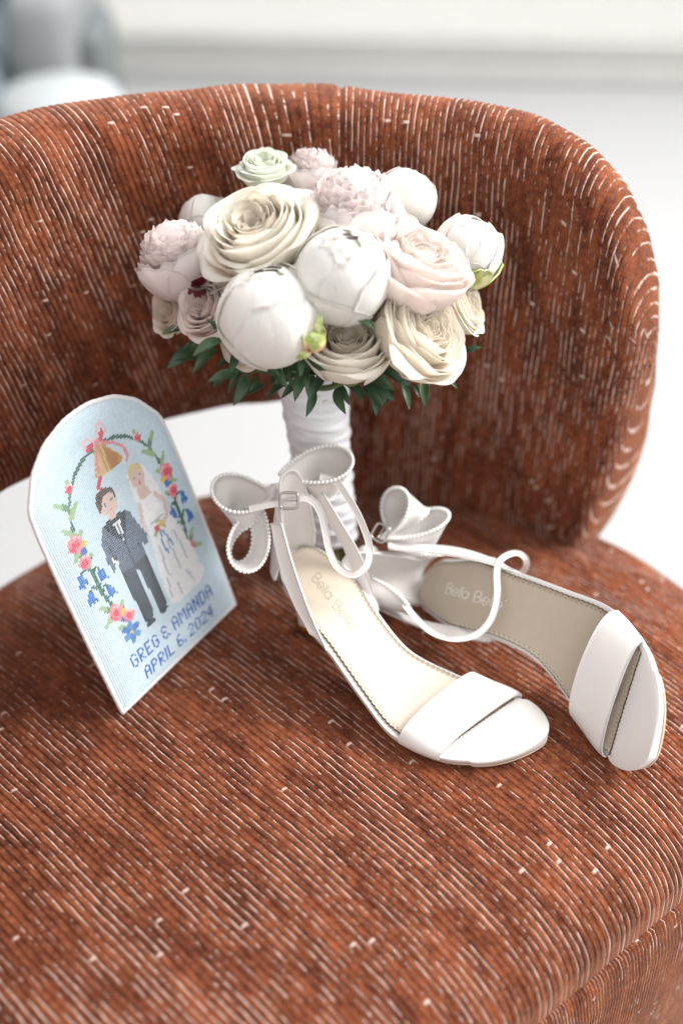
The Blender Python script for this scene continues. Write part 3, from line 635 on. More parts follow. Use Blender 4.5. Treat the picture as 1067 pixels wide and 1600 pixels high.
def sandal(k, label, matrix, ankle, buckle, bow, foil):
    t_ = thing('sandal', label, 'sandal', matrix=matrix, group='pair of white satin sandals')
    # platform sole wrapped in satin
    xs = SQ(90); u = np.sin(np.linspace(-PI/2, PI/2, 25)); X, U = np.meshgrid(xs, u, indexing='ij')
    Wd = wf(xs)[:, None]; Yc = cyf(xs, k)[:, None]; Zt = zf(xs)[:, None]
    edge = 1 - np.abs(U)**6
    top = np.stack([X, Yc + U*Wd, Zt - .0016*(1 - edge) + .0022*np.abs(U)**3*(X > .17)*0], -1)
    bot = np.stack([X, Yc + U*Wd*.965, Zt - .0076 + .0016*(1 - edge)], -1)
    n, m = X.shape; loop = np.concatenate([top, bot[:, ::-1]], 1)
    F = [tuple(f) for f in grid_faces(n, 2*m, wrap_m=True)]
    mesh_obj('sole', loop.reshape(-1, 3), F, M_SATIN, t_)
    under = np.stack([X, Yc + U*Wd*.93, Zt - .0079 - .0*X], -1); und2 = under.copy(); und2[..., 2] -= .0016
    mesh_obj('outsole', np.concatenate([under, und2[:, ::-1]], 1).reshape(-1, 3), F, M_OUT, t_)
    # cream insole with a scalloped, pierced edge
    per_ = .0036
    def edge_y(x, sgn):
        x = np.asarray(x); arc = np.abs(((x/per_) % 1) - .5)*2
        return cyf(x, k) + sgn*(wf(x) - .0050 + .0013*np.sqrt(1 - arc**2 + 1e-6))
    xe = np.linspace(.0045, .212, 560); v = np.linspace(-1, 1, 17)
    fr = lambda q: (.1865 if k > 0 else .1925) + .008*q*k          # oblique scalloped front edge
    xin = xe[:, None]*np.ones((1, 17)); lim = fr(v)[None] + .0007*np.abs(np.sin(v*k*PI*11))[None]; xin = .0045 + (xin - .0045)/(.212 - .0045)*(lim - .0045)
    lo = edge_y(xin, -1); hi = edge_y(xin, 1); yin = lo + (hi - lo)*(v[None] + 1)/2
    zin = zf(xin) + .0007 - .0005*(1 - np.abs(v[None])**3)*((xin < .185))
    G = np.stack([xin, yin, zin], -1); Vn, Fn = slab(G, grid_normals(G), .0006); mesh_obj('insole', Vn, Fn, M_INSOLE, t_)
    # raw leather edge, with its thin shadow line painted in as dark brown
    parts = []
    for j, sg in ((0, -1), (-1, 1)):
        e = G[:, j].copy(); oo = e.copy(); oo[:, 1] += sg*.00062; G2 = np.stack([e + (0, 0, .00034), oo + (0, 0, .00018), oo - (0, 0, .0006)], 1); parts.append((G2.reshape(-1, 3), [tuple(f) for f in grid_faces(len(e), 3, flip=(sg < 0))]))
    vf = np.linspace(-1, 1, 150); xf_ = fr(vf) + .0007*np.abs(np.sin(vf*PI*11)); yf_ = edge_y(xf_, -1) + (edge_y(xf_, 1) - edge_y(xf_, -1))*(vf + 1)/2
    e = np.stack([xf_, yf_, zf(xf_) + .00095], 1); oo = e + np.array([.0006, 0, -.0002]); G2 = np.stack([e, oo, oo - (0, 0, .0006)], 1); parts.append((G2.reshape(-1, 3), [tuple(f) for f in grid_faces(150, 3)]))
    # pierced holes
    hx = np.arange(.006, .182, per_)
    for sg in (-1, 1):
        for x in hx:
            y = float(cyf(x, k) + sg*(wf(x) - .0062)); c0 = np.array([x, y, float(zf(x)) + .00112]); sl = float((zf(x + .001) - zf(x - .001))/.002)
            ring = [c0 + np.array([.00042*math.cos(q), .00042*math.sin(q), sl*.00042*math.cos(q)]) for q in np.linspace(0, 2*PI, 7)[:-1]]; parts.append((np.array(ring), [tuple(range(6))]))
    for vv in np.linspace(-.9, .9, 22):
        x = float(fr(vv)) - .0014; y = float(edge_y(x, -1) + (edge_y(x, 1) - edge_y(x, -1))*(vv + 1)/2); c0 = np.array([x, y, float(zf(x)) + .00112])
        parts.append((np.array([c0 + np.array([.0004*math.cos(q), .0004*math.sin(q), 0]) for q in np.linspace(0, 2*PI, 7)[:-1]]), [tuple(range(6))]))
    V, F = join(parts); mesh_obj('scalloped_edge', V, F, M_CUT_SHADE, t_, smoothed=False, kind='stuff')
    # printed maker's lettering
    parts = []; pen = .036; hgt = .0088
    for ch in "Bella Belle'":
        adv, strokes = GLY[ch]
        for st in strokes:
            p = np.array([(a_, b_, 0) for a_, b_ in st], float); p = path(p, max(4, 5*len(p))) if len(p) > 2 and ch != 'l' else p
            w_ = .035; tn = unit(np.gradient(p, axis=0)); nr_ = np.stack([-tn[:, 1], tn[:, 0], 0*tn[:, 0]], 1)
            G = np.stack([p - nr_*w_, p + nr_*w_], 1); x = pen + G[..., 0]*hgt; y = cyf(x, k) + (-.0040 + G[..., 1]*hgt); 
            vq = (y - cyf(x, k))/np.maximum(wf(x) - .004, 1e-4); zz_ = zf(x) + .00118 - .0005*(1 - np.abs(vq)**3)
            parts.append((np.stack([x, y, zz_], -1).reshape(-1, 3), [tuple(f) for f in grid_faces(len(p), 2, flip=True)]))
        pen += (adv + .15)*hgt
    V, F = join(parts); mesh_obj('lettering', V, F, foil, t_, smoothed=False)
    # toe strap
    n, m = 41, 15; ph_ = np.linspace(-.12, PI + .12, n); s = np.linspace(0, 1, m)
    G = np.zeros((n, m, 3))
    for i, p in enumerate(ph_):
        c_ = math.cos(p); sg = -c_
        xa = .1575 + (.005*k*sg); xb = .1895 + .008*k*sg
        for j, q_ in enumerate(s):
            x = xa + (xb - xa)*q_; w_ = float(wf(x)) + .0016; h_ = (.0220 - .0090*q_)
            hs = max(math.sin(p), 0)**.62 if math.sin(p) > 0 else math.sin(p)*.35
            G[i, j] = (x + .0015*math.sin(p), float(cyf(x, k)) + sg*w_*(1.0 if math.sin(p) > 0 else .965), float(zf(x)) - .003 + h_*hs - .0006*abs(2*q_-1)**4)
    V, F = slab(G, grid_normals(G), .0016); mesh_obj('toe_strap', V, F, M_SATIN, t_)
    # heel counter
    n, m = 41, 18; al_ = np.linspace(-1.15, 1.15, n); s = np.linspace(0, 1, m); G = np.zeros((n, m, 3)); yc = .012*k
    for i, a_ in enumerate(al_):
        hmax = .010 + .074*max(0, 1 - (abs(a_)/1.22)**3.4)
        for j, q_ in enumerate(s):
            tap = 1 - .24*q_ + .05*math.sin(q_*PI); rx = .026*tap; ryy = .0245*tap
            G[i, j] = (.0235 - rx*math.cos(a_)*1.02 - .004*q_*0 + .003*q_, yc + ryy*math.sin(a_)*1.04, .0605 + hmax*q_)
    V, F = slab(G, grid_normals(G), .0020); mesh_obj('heel_counter', V, F, M_SATIN, t_)
    rimp = G[:, -1] + (0, 0, .0003); V, F = tube(rimp, .0009, 6); mesh_obj('counter_piping', V, F, M_SATIN, t_)
    # side straps from the counter forward to the arch
    for sg in (-1, 1):
        P_ = path([(.016, yc + sg*.0235, .118), (.030, yc*.7 + sg*.0285, .098), (.050, yc*.2 + sg*.0325, .076), (.066, float(cyf(.066, k)) + sg*.0312, .0570), (.073, float(cyf(.073, k)) + sg*.0302, .0495), (.076, float(cyf(.076, k)) + sg*.0240, .0445)], 26)
        wq = np.linspace(0, 1, 26)[:, None]; Wd_ = np.array([.86, 0, .45])*(1 - wq) + np.array([.84, 0, -.54])*wq; V, F = ribbon(P_, Wd_, np.linspace(.012, .021, 26), .0015, 7, .0012*sg); mesh_obj('side_strap', V, F, M_SATIN, t_)
    # stem heel
    prof = [(0, .0545, .0215, .019), (.001, .046, .0165, .0165), (.003, .034, .0105, .0115), (.004, .02, .0068, .0078), (.0045, .009, .0054, .0062)]
    n = 24; rows = []
    an = np.linspace(0, 2*PI, n, endpoint=False); zs = np.linspace(0, 1, 14)
    pr_ = np.array(prof); zq = cr(np.arange(5), pr_[:, 1], zs*4)
    for z_, q_ in zip(zq, zs*4):
        rx = cr(np.arange(5), pr_[:, 2], q_); ry = cr(np.arange(5), pr_[:, 3], q_); rows.append(np.stack([.024 + rx*np.cos(an), yc*.8 + ry*np.sin(an), np.full(n, z_) + (np.maximum(0, .004*np.cos(an)*0) if 1 else 0)], -1))
    V = np.array(rows); mesh_obj('heel', V.reshape(-1, 3), [tuple(f) for f in grid_faces(14, n, wrap_m=True)], M_SATIN, t_)
    V, F = lathe([(.0055, .0092), (.006, .0085), (.0062, .001), (.0055, 0), (.0001, 0)], 20); V[:, 0] += .024; V[:, 1] += yc*.8; mesh_obj('heel_tip', V, F, M_GOLD, t_)
    # ankle strap and buckle
    P_, W0, wd = ankle; P_ = path(P_, 120); Tn_ = unit(np.gradient(P_, axis=0)); Wa = np.cross(Tn_, unit(np.array(W0, float))); wq = .5 + .5*np.sin(np.linspace(0, 9, 120))[:, None]; Wa = unit(Wa) * (.8) + np.array([0, 0, .6]) * np.sign((Wa[:, 2:3]) + 1e-6) * wq
    V, F = ribbon(P_, Wa, wd, .0012, 5, .0); mesh_obj('ankle_strap', V, F, M_SATIN, t_)
    bc, bx, by = [np.array(q, float) for q in buckle]; bx = unit(bx); by = unit(by - (by @ bx)*bx); bz = np.cross(bx, by)
    a_ = np.linspace(0, 2*PI, 28, endpoint=False); sq = lambda c: np.sign(c)*np.abs(c)**.45
    bc = bc + bz*.0016*np.sign(bz[2]); rp = bc + bx*(.0064*sq(np.cos(a_)))[:, None] + by*(.0058*sq(np.sin(a_)))[:, None]; V1, F1 = tube(rp, .00095, 8, True)
    bk = mesh_obj('buckle', V1, F1, M_STEEL, t_); V2, F2 = tube([bc - bx*.0052, bc + bz*.001, bc + bx*.0056], .0005, 6); mesh_obj('prong', V2, F2, M_STEEL, bk)
    # pearl edged bow
    b_ = None
    for i, (K, tip, wid, axis, dep, puff) in enumerate(bow['loops']):
        K = np.array(K, float); tip = np.array(tip, float); L = tip - K; ax_ = unit(np.array(axis, float)); Ld = unit(L); sd = unit(np.cross(ax_, Ld)); n = 44; q = np.linspace(0, 1, n)
        sh = np.sin(PI*np.abs(2*q - 1))  # unused shape guard
        tpar = 2*PI*q; lx = (1 - np.cos(tpar))/2; ly = np.sin(tpar)*(.5)*np.sin(tpar/2)**puff
        crv = K + L*lx[:, None] + sd*(wid*ly)[:, None]
        m = 6; s = np.linspace(-.5, .5, m); fl_ = 1.04 - .52*(.5 - s)
        cen = K + L*.5
        G = (cen + (crv - cen)[:, None]*fl_[None, :, None]) + ax_*(dep*s)[None, :, None]*(.35 + .65*lx)[:, None, None]
        V, F = slab(G, grid_normals(G), .0011); lo = mesh_obj('bow_loop', V, F, M_SATIN, t_)
        prl = []
        for jj in (0, m-1):
            d_ = np.r_[0, np.cumsum(np.linalg.norm(np.diff(G[:, jj], axis=0), axis=1))]; cnt = int(d_[-1]/.0030)
            for c0 in path(G[:, jj], cnt): prl.append(ball(c0 + ax_*(.0009 if jj else -.0009), .00155, 8, 6))
        V, F = join(prl); mesh_obj('pearl_trim', V, F, M_PEARL, lo, kind='stuff')
    K = np.array(bow['knot'], float); V, F = ball((0, 0, 0), 1, 16, 10); mesh_obj('bow_knot', V*np.array([.006, .008, .010]) + K, F, M_SATIN, t_)
    return t_

def eul(yaw, pitch, roll, T, S=.92):
    return Matrix.Translation(T) @ Matrix.Rotation(yaw, 4, 'Z') @ Matrix.Rotation(pitch, 4, 'Y') @ Matrix.Rotation(roll, 4, 'X') @ Matrix.Scale(S, 4)
ank1 = [(0.0209, 0.0335, 0.1351), (0.0304, 0.0381, 0.1325), (0.0465, 0.0346, 0.1257), (0.0638, 0.0278, 0.1147), (0.0753, 0.0209, 0.1028), (0.0794, 0.0117, 0.0942), (0.0747, 0.0034, 0.0896), (0.0635, 0.0006, 0.0917), (0.0529, 0.0038, 0.0992), (0.0442, 0.0093, 0.1111), (0.0370, 0.0127, 0.1233), (0.0307, 0.0119, 0.1308), (0.0257, 0.0079, 0.1339), (0.0218, 0.0024, 0.1331), (0.0152, -0.0041, 0.1317), (0.0068, -0.0119, 0.1303), (-0.0019, -0.0196, 0.1275)]
ank2 = [(0.0142, -0.0233, 0.1236), (0.0280, -0.0208, 0.1127), (0.0456, -0.0200, 0.1071), (0.0591, -0.0246, 0.1004), (0.0725, -0.0273, 0.0929), (0.0832, -0.0250, 0.0863), (0.0884, -0.0213, 0.0770), (0.0920, -0.0142, 0.0682), (0.0920, -0.0036, 0.0625), (0.0890, 0.0081, 0.0604), (0.0846, 0.0187, 0.0610), (0.0755, 0.0269, 0.0595), (0.0679, 0.0347, 0.0563), (0.0642, 0.0399, 0.0488), (0.0634, 0.0433, 0.0383), (0.0641, 0.0400, 0.0292), (0.0631, 0.0335, 0.0243), (0.0600, 0.0252, 0.0233)]
bow1 = {'knot': (-.0055, .013, .118), 'loops': [
    ((-.0045, .0100, .1145), (-.0330, -.0205, .1130), .052, (-.06, -.10, 1), .032, .7),
    ((-.0130, .0020, .1080), (.0035, -.0445, .0865), .034, (.54, -.21, .66), .028, .6),
    ((-.0090, .0250, .1225), (.0270, .0630, .1210), .050, (0, 0, 1), .031, .7)]}
bow2 = {'knot': (.002, -.004, .122), 'loops': [
    ((.0032, .0171, .1042), (-.0097, .0476, .0962), .044, (-.076, .077, .97), .028, .7),
    ((.0028, .0066, .1134), (.0156, .0325, .0716), .040, (-.045, .825, .343), .028, .7),
    ((.0129, -.0201, .1237), (.0408, -.0304, .1096), .030, (.443, .365, -.819), .026, .7)]}
sandal(1, 'white satin heeled sandal standing upright in front with its strap looped open', eul(-.6484, 0, 0, (-.0484, .6705, .003)), (ank1, (.469, -.619, .629), .0050), ((.0199, -.0010, .1338), (.797, .604, 0), (-.38, .50, .777)), bow1, M_FOIL_UNLIT)
sandal(-1, 'white satin heeled sandal tipped over on its side with its insole showing', eul(-1.1068, -.1442, 1.0793, (.1111, .7242, .0082)), (ank2, (.778, .297, .553), .0050), ((.0109, .0187, .1254), (-.2, .93, -.3), (.6, .3, -.7)), bow2, M_FOIL_GLINT)

# ------------------------------------------------------------------ needlepoint cushion
cush_m = Matrix(((.5393, -.2860, .7920, -.1469), (.8421, .1832, -.5073, .5838), (0, .9406, .3396, .004), (0, 0, 0, 1)))
cu = thing('needlepoint_cushion', 'small light blue arched needlepoint cushion with a stitched bride and groom', 'cushion', matrix=cush_m)
HALF = np.array([(63, 0), (64.5, 50), (65, 110), (64.5, 140), (63, 158), (49, 177.5), (33, 188.5), (12, 194.5), (0, 195)], float)
dd = np.r_[0, np.cumsum(np.linalg.norm(np.diff(HALF, axis=0), axis=1))]; qq = np.linspace(0, dd[-1], 120)
right = np.stack([np.interp(qq, dd, HALF[:, 0]), np.interp(qq, dd, HALF[:, 1])], 1)
ker = np.ones(5)/5; rs = right.copy()
for c_ in (0, 1): rs[4:-3, c_] = np.convolve(right[:, c_], ker, 'same')[4:-3]
right = rs; left = right[::-1][1:]*np.array([-1, 1])
btm = np.stack([np.linspace(-63, 63, 40)[1:-1], np.zeros(38)], 1)
OUT = np.concatenate([right, left, btm]); OUT[:, 0] += 63.0       # mm, anticlockwise from bottom right
def inside(Px, Py, poly):
    c = np.zeros(Px.shape, bool); x0, y0 = poly[:, 0], poly[:, 1]; x1, y1 = np.roll(x0, -1), np.roll(y0, -1)
    for a0, b0, a1, b1 in zip(x0, y0, x1, y1):
        if b0 == b1: continue
        c ^= ((b0 > Py) != (b1 > Py)) & (Px < (a1 - a0)*(Py - b0)/(b1 - b0) + a0)
    return c
def edge_dist(Px, Py):
    d = np.full(Px.shape, 1e9)
    for (ax_, ay_), (bx_, by_) in zip(OUT, np.roll(OUT, -1, 0)):
        ex, ey = bx_ - ax_, by_ - ay_; t = np.clip(((Px - ax_)*ex + (Py - ay_)*ey)/max(ex*ex + ey*ey, 1e-9), 0, 1); d = np.minimum(d, np.hypot(Px - ax_ - t*ex, Py - ay_ - t*ey))
    return d
def bulge(d): return 6.5*(1 - np.exp(-np.maximum(d, 0)/9.0))
SP_ = 1.45; nc, nrw = 91, 136
cxs = (np.arange(nc) - (nc-1)/2)*SP_ + 63; rys = (np.arange(nrw) + .5)*SP_
GX, GY = np.meshgrid(cxs, rys, indexing='ij'); ED = edge_dist(GX, GY); IN = inside(GX, GY, OUT) & (ED > 1.0)
PAL = {'sky': (.66, .79, .87), 'white': (.93, .925, .93), 'cream': (.80, .77, .79), 'skin': (.80, .58, .50), 'blush': (.80, .40, .36), 'red': (.74, .045, .085), 'pink': (.85, .27, .32), 'lpink': (.86, .58, .60),
       'dgreen': (.05, .15, .09), 'mgreen': (.14, .28, .13), 'lgreen': (.36, .52, .24), 'blue': (.020, .16, .56), 'mblue': (.10, .29, .62), 'yellow': (.82, .58, .04), 'gold': (.66, .33, .05), 'dgold': (.52, .21, .02), 'lgold': (.78, .56, .25),
       'black': (.012, .018, .028), 'char': (.040, .050, .066), 'grey': (.125, .155, .215), 'brown': (.10, .050, .024), 'blond': (.76, .60, .27), 'eye': (.17, .22, .30), 'fold': (.55, .57, .64), 'text': (.010, .115, .47)}
NAMES = list(PAL); C = np.full((nc, nrw), NAMES.index('sky')); MT = np.zeros((nc, nrw), int); MOT = ['stitched_ground']
def motif(n):
    MOT.append(n); return len(MOT) - 1
def put(mask, col, mo):
    mask = mask & IN; C[mask] = NAMES.index(col); MT[mask] = mo
def ell(x, y, a, b, col, mo, rot=0.0):
    c_, s_ = math.cos(rot), math.sin(rot); X = (GX - x)*c_ + (GY - y)*s_; Y = -(GX - x)*s_ + (GY - y)*c_; put((X/a)**2 + (Y/b)**2 <= 1, col, mo)
def pol(pts, col, mo): put(inside(GX, GY, np.array(pts, float)), col, mo)
def lin(pts, w, col, mo):
    pts = np.array(pts, float)
    for p, q in zip(pts[:-1], pts[1:]):
        e = q - p; t = np.clip(((GX - p[0])*e[0] + (GY - p[1])*e[1])/max(e @ e, 1e-9), 0, 1); put(np.hypot(GX - p[0] - t*e[0], GY - p[1] - t*e[1]) <= w, col, mo)
# garlands
for sgn, n_ in ((-1, 'stitched_garland'), (1, 'stitched_garland')):
    X = lambda x: 63 + sgn*x
    g = motif(n_)
    lin([(X(4), 170), (X(16), 168), (X(26), 163), (X(34), 155), (X(40), 146), (X(43), 134), (X(45), 120)], 1.15, 'dgreen', g)
    lin([(X(45), 118), (X(43), 100), (X(42.5), 84), (X(39), 70)], 1.25, 'dgreen', g); lin([(X(44), 112), (X(42), 106)], .9, 'lgreen', g)
    for (a0, b0, a1, b1, cc) in ((34, 155, 33, 163, 'mgreen'), (40, 147, 47, 154, 'mgreen'), (41, 141, 33, 147, 'lgreen'), (44, 130, 50, 137, 'lgreen'), (45, 124, 38, 129, 'mgreen'), (45, 116, 51, 122, 'mgreen'), (44, 108, 38, 112, 'dgreen'), (42, 70, 48, 76, 'mgreen'), (36, 64, 31, 70, 'mgreen'), (41, 55, 35, 50, 'lgreen'), (44, 66, 50, 62, 'lgreen'), (45, 120, 51, 114, 'lgreen')):
        lin([(X(a0), b0), (X((a0+a1)/2), (b0+b1)/2)], 2.0, cc, g); lin([(X((a0+a1)/2), (b0+b1)/2), (X(a1), b1)], 1.4, 'lgreen', g)
    for (x, y, tx, ty) in ((52, 100, 47, 104), (37, 95, 41, 101), (51, 86, 46, 90), (36, 82, 41, 86)):   # hanging bluebells
        lin([(X(42.5), ty - 3), (X((42.5 + x)/2), ty + 2), (X(x), y + 4)], .7, 'dgreen', g)
        m_b = motif('stitched_bluebell'); pol([(X(x - 2.0), y + 4.2), (X(x + 2.0), y + 4.2), (X(x + 3.2), y - 2.4), (X(x + 4.4), y - 4.8), (X(x + 1.0), y - 3.4), (X(x), y - 5.8), (X(x - 1.0), y - 3.4), (X(x - 4.4), y - 4.8), (X(x - 3.2), y - 2.4)], 'blue', m_b); lin([(X(x - .8), y + 2), (X(x - 1.4), y - 1)], .7, 'mblue', m_b)
    for (x, y, r_, big) in ((33, 158, 3.2, 0), (45.5, 124, 6.2, 1), (44.5, 110, 5.0, 0), (39, 66, 6.0, 1), (31, 58, 5.0, 0)):
        m_f = motif('stitched_rose'); ell(X(x), y, r_, r_, 'pink', m_f)
        if r_ > 3: ell(X(x), y, r_*.45, r_*.45, 'red', m_f); lin([(X(x - r_*.7), y + r_*.4), (X(x), y + r_*.8)], .8, 'lpink', m_f); lin([(X(x + r_*.3), y - r_*.75), (X(x + r_*.8), y - r_*.1)], .8, 'red', m_f)
        if big: ell(X(x - 5.6), y - 3, 2.5, 2.5, 'yellow', m_f); ell(X(x - 3.4), y - 7, 2.3, 2.3, 'blue', m_f)
    m_f = motif('stitched_cornflower')
    for k_ in range(6):
        a_ = k_*PI/3 + .3; ell(X(34) + 4.8*math.cos(a_), 47 + 4.8*math.sin(a_), 3.7, 2.3, 'mblue' if k_ % 2 else 'blue', m_f, a_)
    ell(X(34), 47, 1.5, 1.5, 'yellow', m_f)
# bell and bow
b = motif('stitched_bell'); pol([(60, 171), (67, 171), (71, 164), (76, 158), (79, 152), (72, 150.5), (60, 150.5), (52, 152), (54, 158), (57, 164)], 'gold', b)
pol([(60, 171), (63, 171), (62, 150.5), (53, 152), (55, 158), (57.5, 164)], 'lgold', b); pol([(66, 170), (70, 164), (75, 157), (73, 151), (67, 151)], 'dgold', b); lin([(66, 169), (64, 151)], .8, 'lgold', b)
r_ = motif('stitched_ribbon'); lin([(64, 172), (58, 178), (53, 177), (54, 172), (62, 171)], 1.0, 'lpink', r_); lin([(64, 172), (69, 181), (75, 181), (74, 175), (66, 171)], 1.0, 'lpink', r_); ell(57, 172, 4, 2, 'red', r_, .3); ell(70, 174.5, 4.5, 2, 'red', r_, .9); ell(64, 172, 2.4, 2.4, 'pink', r_)
lin([(62, 170), (58, 162), (56, 155)], 1.0, 'pink', r_); lin([(55, 151), (51, 147), (52, 141), (57, 138), (60, 139)], 1.3, 'red', r_); lin([(68, 170), (76, 165), (82, 160), (83, 152), (80, 149)], 1.1, 'pink', r_)
# bride
br = motif('stitched_bride')
pol([(76, 112), (93, 110), (95, 104), (100, 90), (105, 66), (107, 44), (98, 38.5), (78, 38.5), (68, 42), (69, 62), (72, 84), (75, 100)], 'white', br)
pol([(76, 140), (91, 140), (96, 128), (97, 112), (92, 112), (76, 118), (73, 124)], 'white', br)              # veil
ell(83, 135, 6.6, 8.0, 'skin', br); pol([(79, 128), (86, 128), (90, 119), (78, 119)], 'skin', br)
pol([(76, 137), (77, 142), (82, 145.5), (88, 143.5), (90, 138), (89, 138), (86, 141), (80, 140), (77.5, 134)], 'blond', br)
ell(80.5, 135.5, 1.2, .9, 'eye', br); ell(86, 136, 1.2, .9, 'eye', br); ell(83.2, 130.5, 1.6, 1.0, 'red', br); ell(79.3, 132.2, 1.0, .9, 'lpink', br); ell(87, 132.6, 1.0, .9, 'lpink', br)
pol([(77, 120), (92, 118), (91, 110), (89, 101), (79, 101), (77, 110)], 'white', br); lin([(92, 117), (97, 108), (95, 99), (90, 96)], 1.6, 'skin', br); lin([(76, 117), (73, 107), (70, 97), (69, 92)], 1.6, 'skin', br)
lin([(79, 100.5), (90, 100.5)], .75, 'fold', br)
for pts in ([(78, 84), (76, 66), (77, 60)], [(86, 82), (88, 68), (87, 58)], [(94, 86), (97, 70), (96, 62)], [(73, 60), (72, 46)], [(81, 52), (80, 42)], [(92, 54), (95, 44)]): lin(pts, .75, 'fold', br)
bb = motif('stitched_posy'); ell(82, 95, 2.3, 2.3, 'red', bb); ell(86.5, 96, 2.2, 2.2, 'yellow', bb); ell(84, 91, 2.0, 1.2, 'lgreen', bb); ell(79, 92, 1.6, 1.6, 'lgreen', bb); ell(89, 93, 1.6, 1.5, 'lgreen', bb); ell(84.5, 99.5, 2.4, 1.2, 'lgreen', bb); lin([(83, 90), (82, 82), (83, 74)], .75, 'mblue', bb); lin([(86, 90), (88, 84), (89, 78)], .75, 'mblue', bb)
# groom
gr = motif('stitched_groom'); GX0 = GX; GX = 54 + (GX0 - 52.5)/1.22
pol([(45, 92), (63, 92), (64.5, 76), (63.5, 46), (57.5, 44), (57, 60), (55.2, 80), (54, 80), (53.5, 60), (53, 44), (45.5, 46), (44.5, 70)], 'char', gr)
lin([(54.8, 80), (55.3, 45)], .75, 'sky', gr)
lin([(46, 86), (46.5, 46)], 1.4, 'black', gr); lin([(63, 86), (62.8, 46)], 1.2, 'black', gr)
ell(49, 42.5, 4.0, 2.2, 'black', gr); ell(60.5, 43, 3.8, 2.0, 'black', gr)
pol([(44, 121), (49, 123), (59, 123), (65, 119), (67, 108), (70, 97), (69, 92), (66, 91), (64, 97), (64, 85), (45, 85), (44, 96), (40, 90), (38.5, 100), (40, 113)], 'grey', gr)
pol([(48, 123), (53, 108), (54.5, 100), (56, 108), (60, 123)], 'black', gr); pol([(45, 121), (52, 123), (54, 104), (49, 112)], 'black', gr); pol([(63, 121), (57, 123), (55, 104), (60, 113)], 'black', gr); pol([(51.3, 121), (54, 105), (55, 105), (57.3, 121)], 'white', gr)
lin([(50, 120), (58.5, 120)], 1.5, 'black', gr); lin([(54.2, 117), (54.4, 107)], .75, 'eye', gr); lin([(54.5, 99), (54.5, 86)], .75, 'char', gr); lin([(43.5, 108), (44.5, 92)], .75, 'char', gr); lin([(42, 99), (44.5, 94)], .8, 'white', gr)
ell(54, 133, 6.6, 7.8, 'skin', gr); pol([(51.5, 127), (56.5, 127), (56.5, 122), (51.5, 122)], 'skin', gr)
pol([(47, 130), (46.5, 138), (49, 143), (55, 144.5), (60, 141.5), (61.5, 135), (60, 133), (59, 138), (55, 140), (51, 137), (49, 132)], 'brown', gr)
ell(51.6, 133.5, 1.2, .9, 'eye', gr); ell(57.2, 134, 1.2, .9, 'eye', gr); ell(54.6, 128.6, 1.5, .9, 'blush', gr); ell(50.6, 130, .9, .8, 'lpink', gr); ell(58.2, 130.4, .9, .8, 'lpink', gr)
GX = GX0
# lettering in stitches
FONT = {'G': ".##.|#..#|#...|#.##|#..#|#..#|.##.", 'R': "###.|#..#|#..#|###.|##..|#.#.|#..#", 'E': "####|#...|#...|###.|#...|#...|####", '&': ".##..|#..#.|#....|.##..|#....|#..#.|.##.#", 'A': ".##.|#..#|#..#|####|#..#|#..#|#..#", 'M': "#...#|##.##|#.#.#|#.#.#|#...#|#...#|#...#",
        'N': "#..#|##.#|##.#|#.##|#.##|#..#|#..#", 'D': "###.|#..#|#..#|#..#|#..#|#..#|###.", 'P': "###.|#..#|#..#|###.|#...|#...|#...", 'I': "#|#|#|#|#|#|#", 'L': "#...|#...|#...|#...|#...|#...|####", '6': ".##.|#...|#...|###.|#..#|#..#|.##.", ',': ".|.|.|.|.|#|#", '2': ".##.|#..#|...#|..#.|.#..|#...|####", '0': ".##.|#..#|#..#|#..#|#..#|#..#|.##.", '4': "..#.|.##.|#.#.|#.#.|####|..#.|..#."}
tx = motif('stitched_lettering')
def write(text, c0, r0):
    c = c0
    for ch in text:
        if ch == ' ': c += 2; continue
        rows = FONT[ch].split('|')
        for i, row in enumerate(rows):
            for j, v_ in enumerate(row):
                if v_ == '#' and 0 <= c + j < nc: C[c + j, r0 + 6 - i] = NAMES.index('text'); MT[c + j, r0 + 6 - i] = tx
        c += len(rows[0]) + 1
write("GREG & AMANDA", 15, 16); write("APRIL 6, 2024", 20, 6)

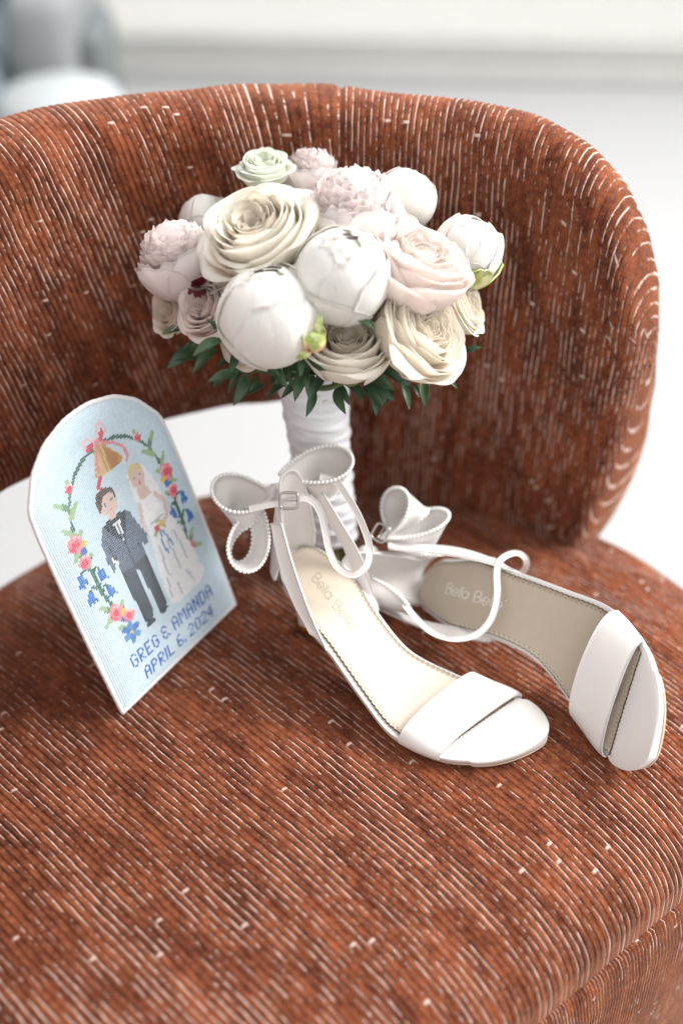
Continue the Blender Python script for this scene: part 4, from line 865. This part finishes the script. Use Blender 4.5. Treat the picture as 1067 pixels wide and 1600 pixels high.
def yarn_mat():
    m, nt, b = new_mat('cotton_yarn'); at = nd(nt, 'ShaderNodeAttribute', attribute_name='yarn'); tc = nd(nt, 'ShaderNodeTexCoord')
    n1 = noise(nt, tc.outputs['Object'], 2600, 2); hs = nd(nt, 'ShaderNodeHueSaturation'); nt.links.new(at.outputs['Color'], hs.inputs['Color']); nt.links.new(mth(nt, 'ADD', .82, mth(nt, 'MULTIPLY', n1, .36)), hs.inputs['Value'])
    nt.links.new(hs.outputs[0], b.inputs['Base Color']); b.inputs['Roughness'].default_value = .9; b.inputs['Specular IOR Level'].default_value = .08; bump(nt, n1, .3, .0002, b); return m
M_YARN = yarn_mat()
for mo in range(len(MOT)):
    ci, ri = np.nonzero(IN & (MT == mo))
    if len(ci) == 0: continue
    x0 = GX[ci, ri]; y0 = GY[ci, ri]; z0 = bulge(ED[ci, ri]); k_ = len(ci); h = SP_/2
    j_ = rng.uniform(-.05, .05, (k_, 2)); dg = np.array([.7071, .7071]); pp = np.array([-.7071, .7071])
    def vert(a_, b_, z_): return np.stack([x0 + j_[:, 0] + a_*dg[0] + b_*pp[0], y0 + j_[:, 1] + a_*dg[1] + b_*pp[1], z0 + z_], 1)
    L_, Wd_ = h*1.34, h*.66
    V = np.stack([vert(-L_, 0, -.05), vert(-L_*.45, -Wd_, .05), vert(L_*.45, -Wd_, .05), vert(L_, 0, -.05), vert(L_*.45, Wd_, .05), vert(-L_*.45, Wd_, .05), vert(-L_*.4, 0, .62), vert(L_*.4, 0, .62)], 1).reshape(-1, 3)/1000
    base = (np.arange(k_)*8)[:, None, None]
    fq = np.array([[0, 1, 6, 6], [1, 2, 7, 6], [2, 3, 7, 7], [3, 4, 7, 7], [4, 5, 6, 7], [5, 0, 6, 6]])
    faces = []
    for b0 in range(0, k_*8, 8): faces += [(b0, b0+1, b0+6), (b0+1, b0+2, b0+7, b0+6), (b0+2, b0+3, b0+7), (b0+3, b0+4, b0+7), (b0+4, b0+5, b0+6, b0+7), (b0+5, b0, b0+6)]
    o = mesh_obj(MOT[mo], V, faces, M_YARN, cu, kind='stuff')
    rgb = np.array([PAL[NAMES[c]] for c in C[ci, ri]])*rng.uniform(.93, 1.05, (k_, 1)); cols = np.repeat(np.c_[rgb, np.ones(k_)], 8, 0).astype(np.float32)
    at = o.data.color_attributes.new('yarn', 'FLOAT_COLOR', 'POINT'); at.data.foreach_set('color', cols.ravel())
# canvas ground under the stitches, padded body and piping
M_CANVAS = simple('needlepoint_canvas', (.62, .70, .76), .8, noise_amt=.05, nscale=900)
M_CORD = simple('white_cord', (.80, .79, .81), .8, noise_amt=.06, nscale=900, sheen=.2)
M_BACK = simple('rose_backing_cloth', (.55, .36, .37), .85, noise_amt=.05, nscale=300)
ctr = np.array([63, 95.0]); rings = []
fr_ = [1.0, .985, .96, .93, .88, .8, .7, .55, .4, .25, .1, .01]
for f_ in fr_:
    p = ctr + (OUT - ctr)*f_; rings.append(np.c_[p, bulge(edge_dist(p[:, 0], p[:, 1])*(f_ < 1)) - .12])
def ringmesh(name, rings, mat, flip):
    R_ = np.array(rings)/1000; n, m = R_.shape[:2]; return mesh_obj(name, R_.reshape(-1, 3), [tuple(f) for f in grid_faces(n, m, wrap_m=True, flip=flip)], mat, cu)
ringmesh('canvas_front', rings, M_CANVAS, True)
ringmesh('cushion_back', [np.c_[r_[:, :2], -r_[:, 2]*.9 - .3] for r_ in rings], M_BACK, False)
per_d = np.r_[0, np.cumsum(np.linalg.norm(np.diff(np.r_[OUT, OUT[:1]], axis=0), axis=1))]; nq = 900; q = np.linspace(0, per_d[-1], nq, endpoint=False); OC = np.r_[OUT, OUT[:1]]
base = np.stack([np.interp(q, per_d, OC[:, 0]), np.interp(q, per_d, OC[:, 1]), np.zeros(nq)], 1)
V, F = tube(base/1000, .00165 + .00032*np.sin(q*3.4) + .00008*np.sin(q*1.1), 8, True); mesh_obj('piping_cord', V, F, M_CORD, cu)
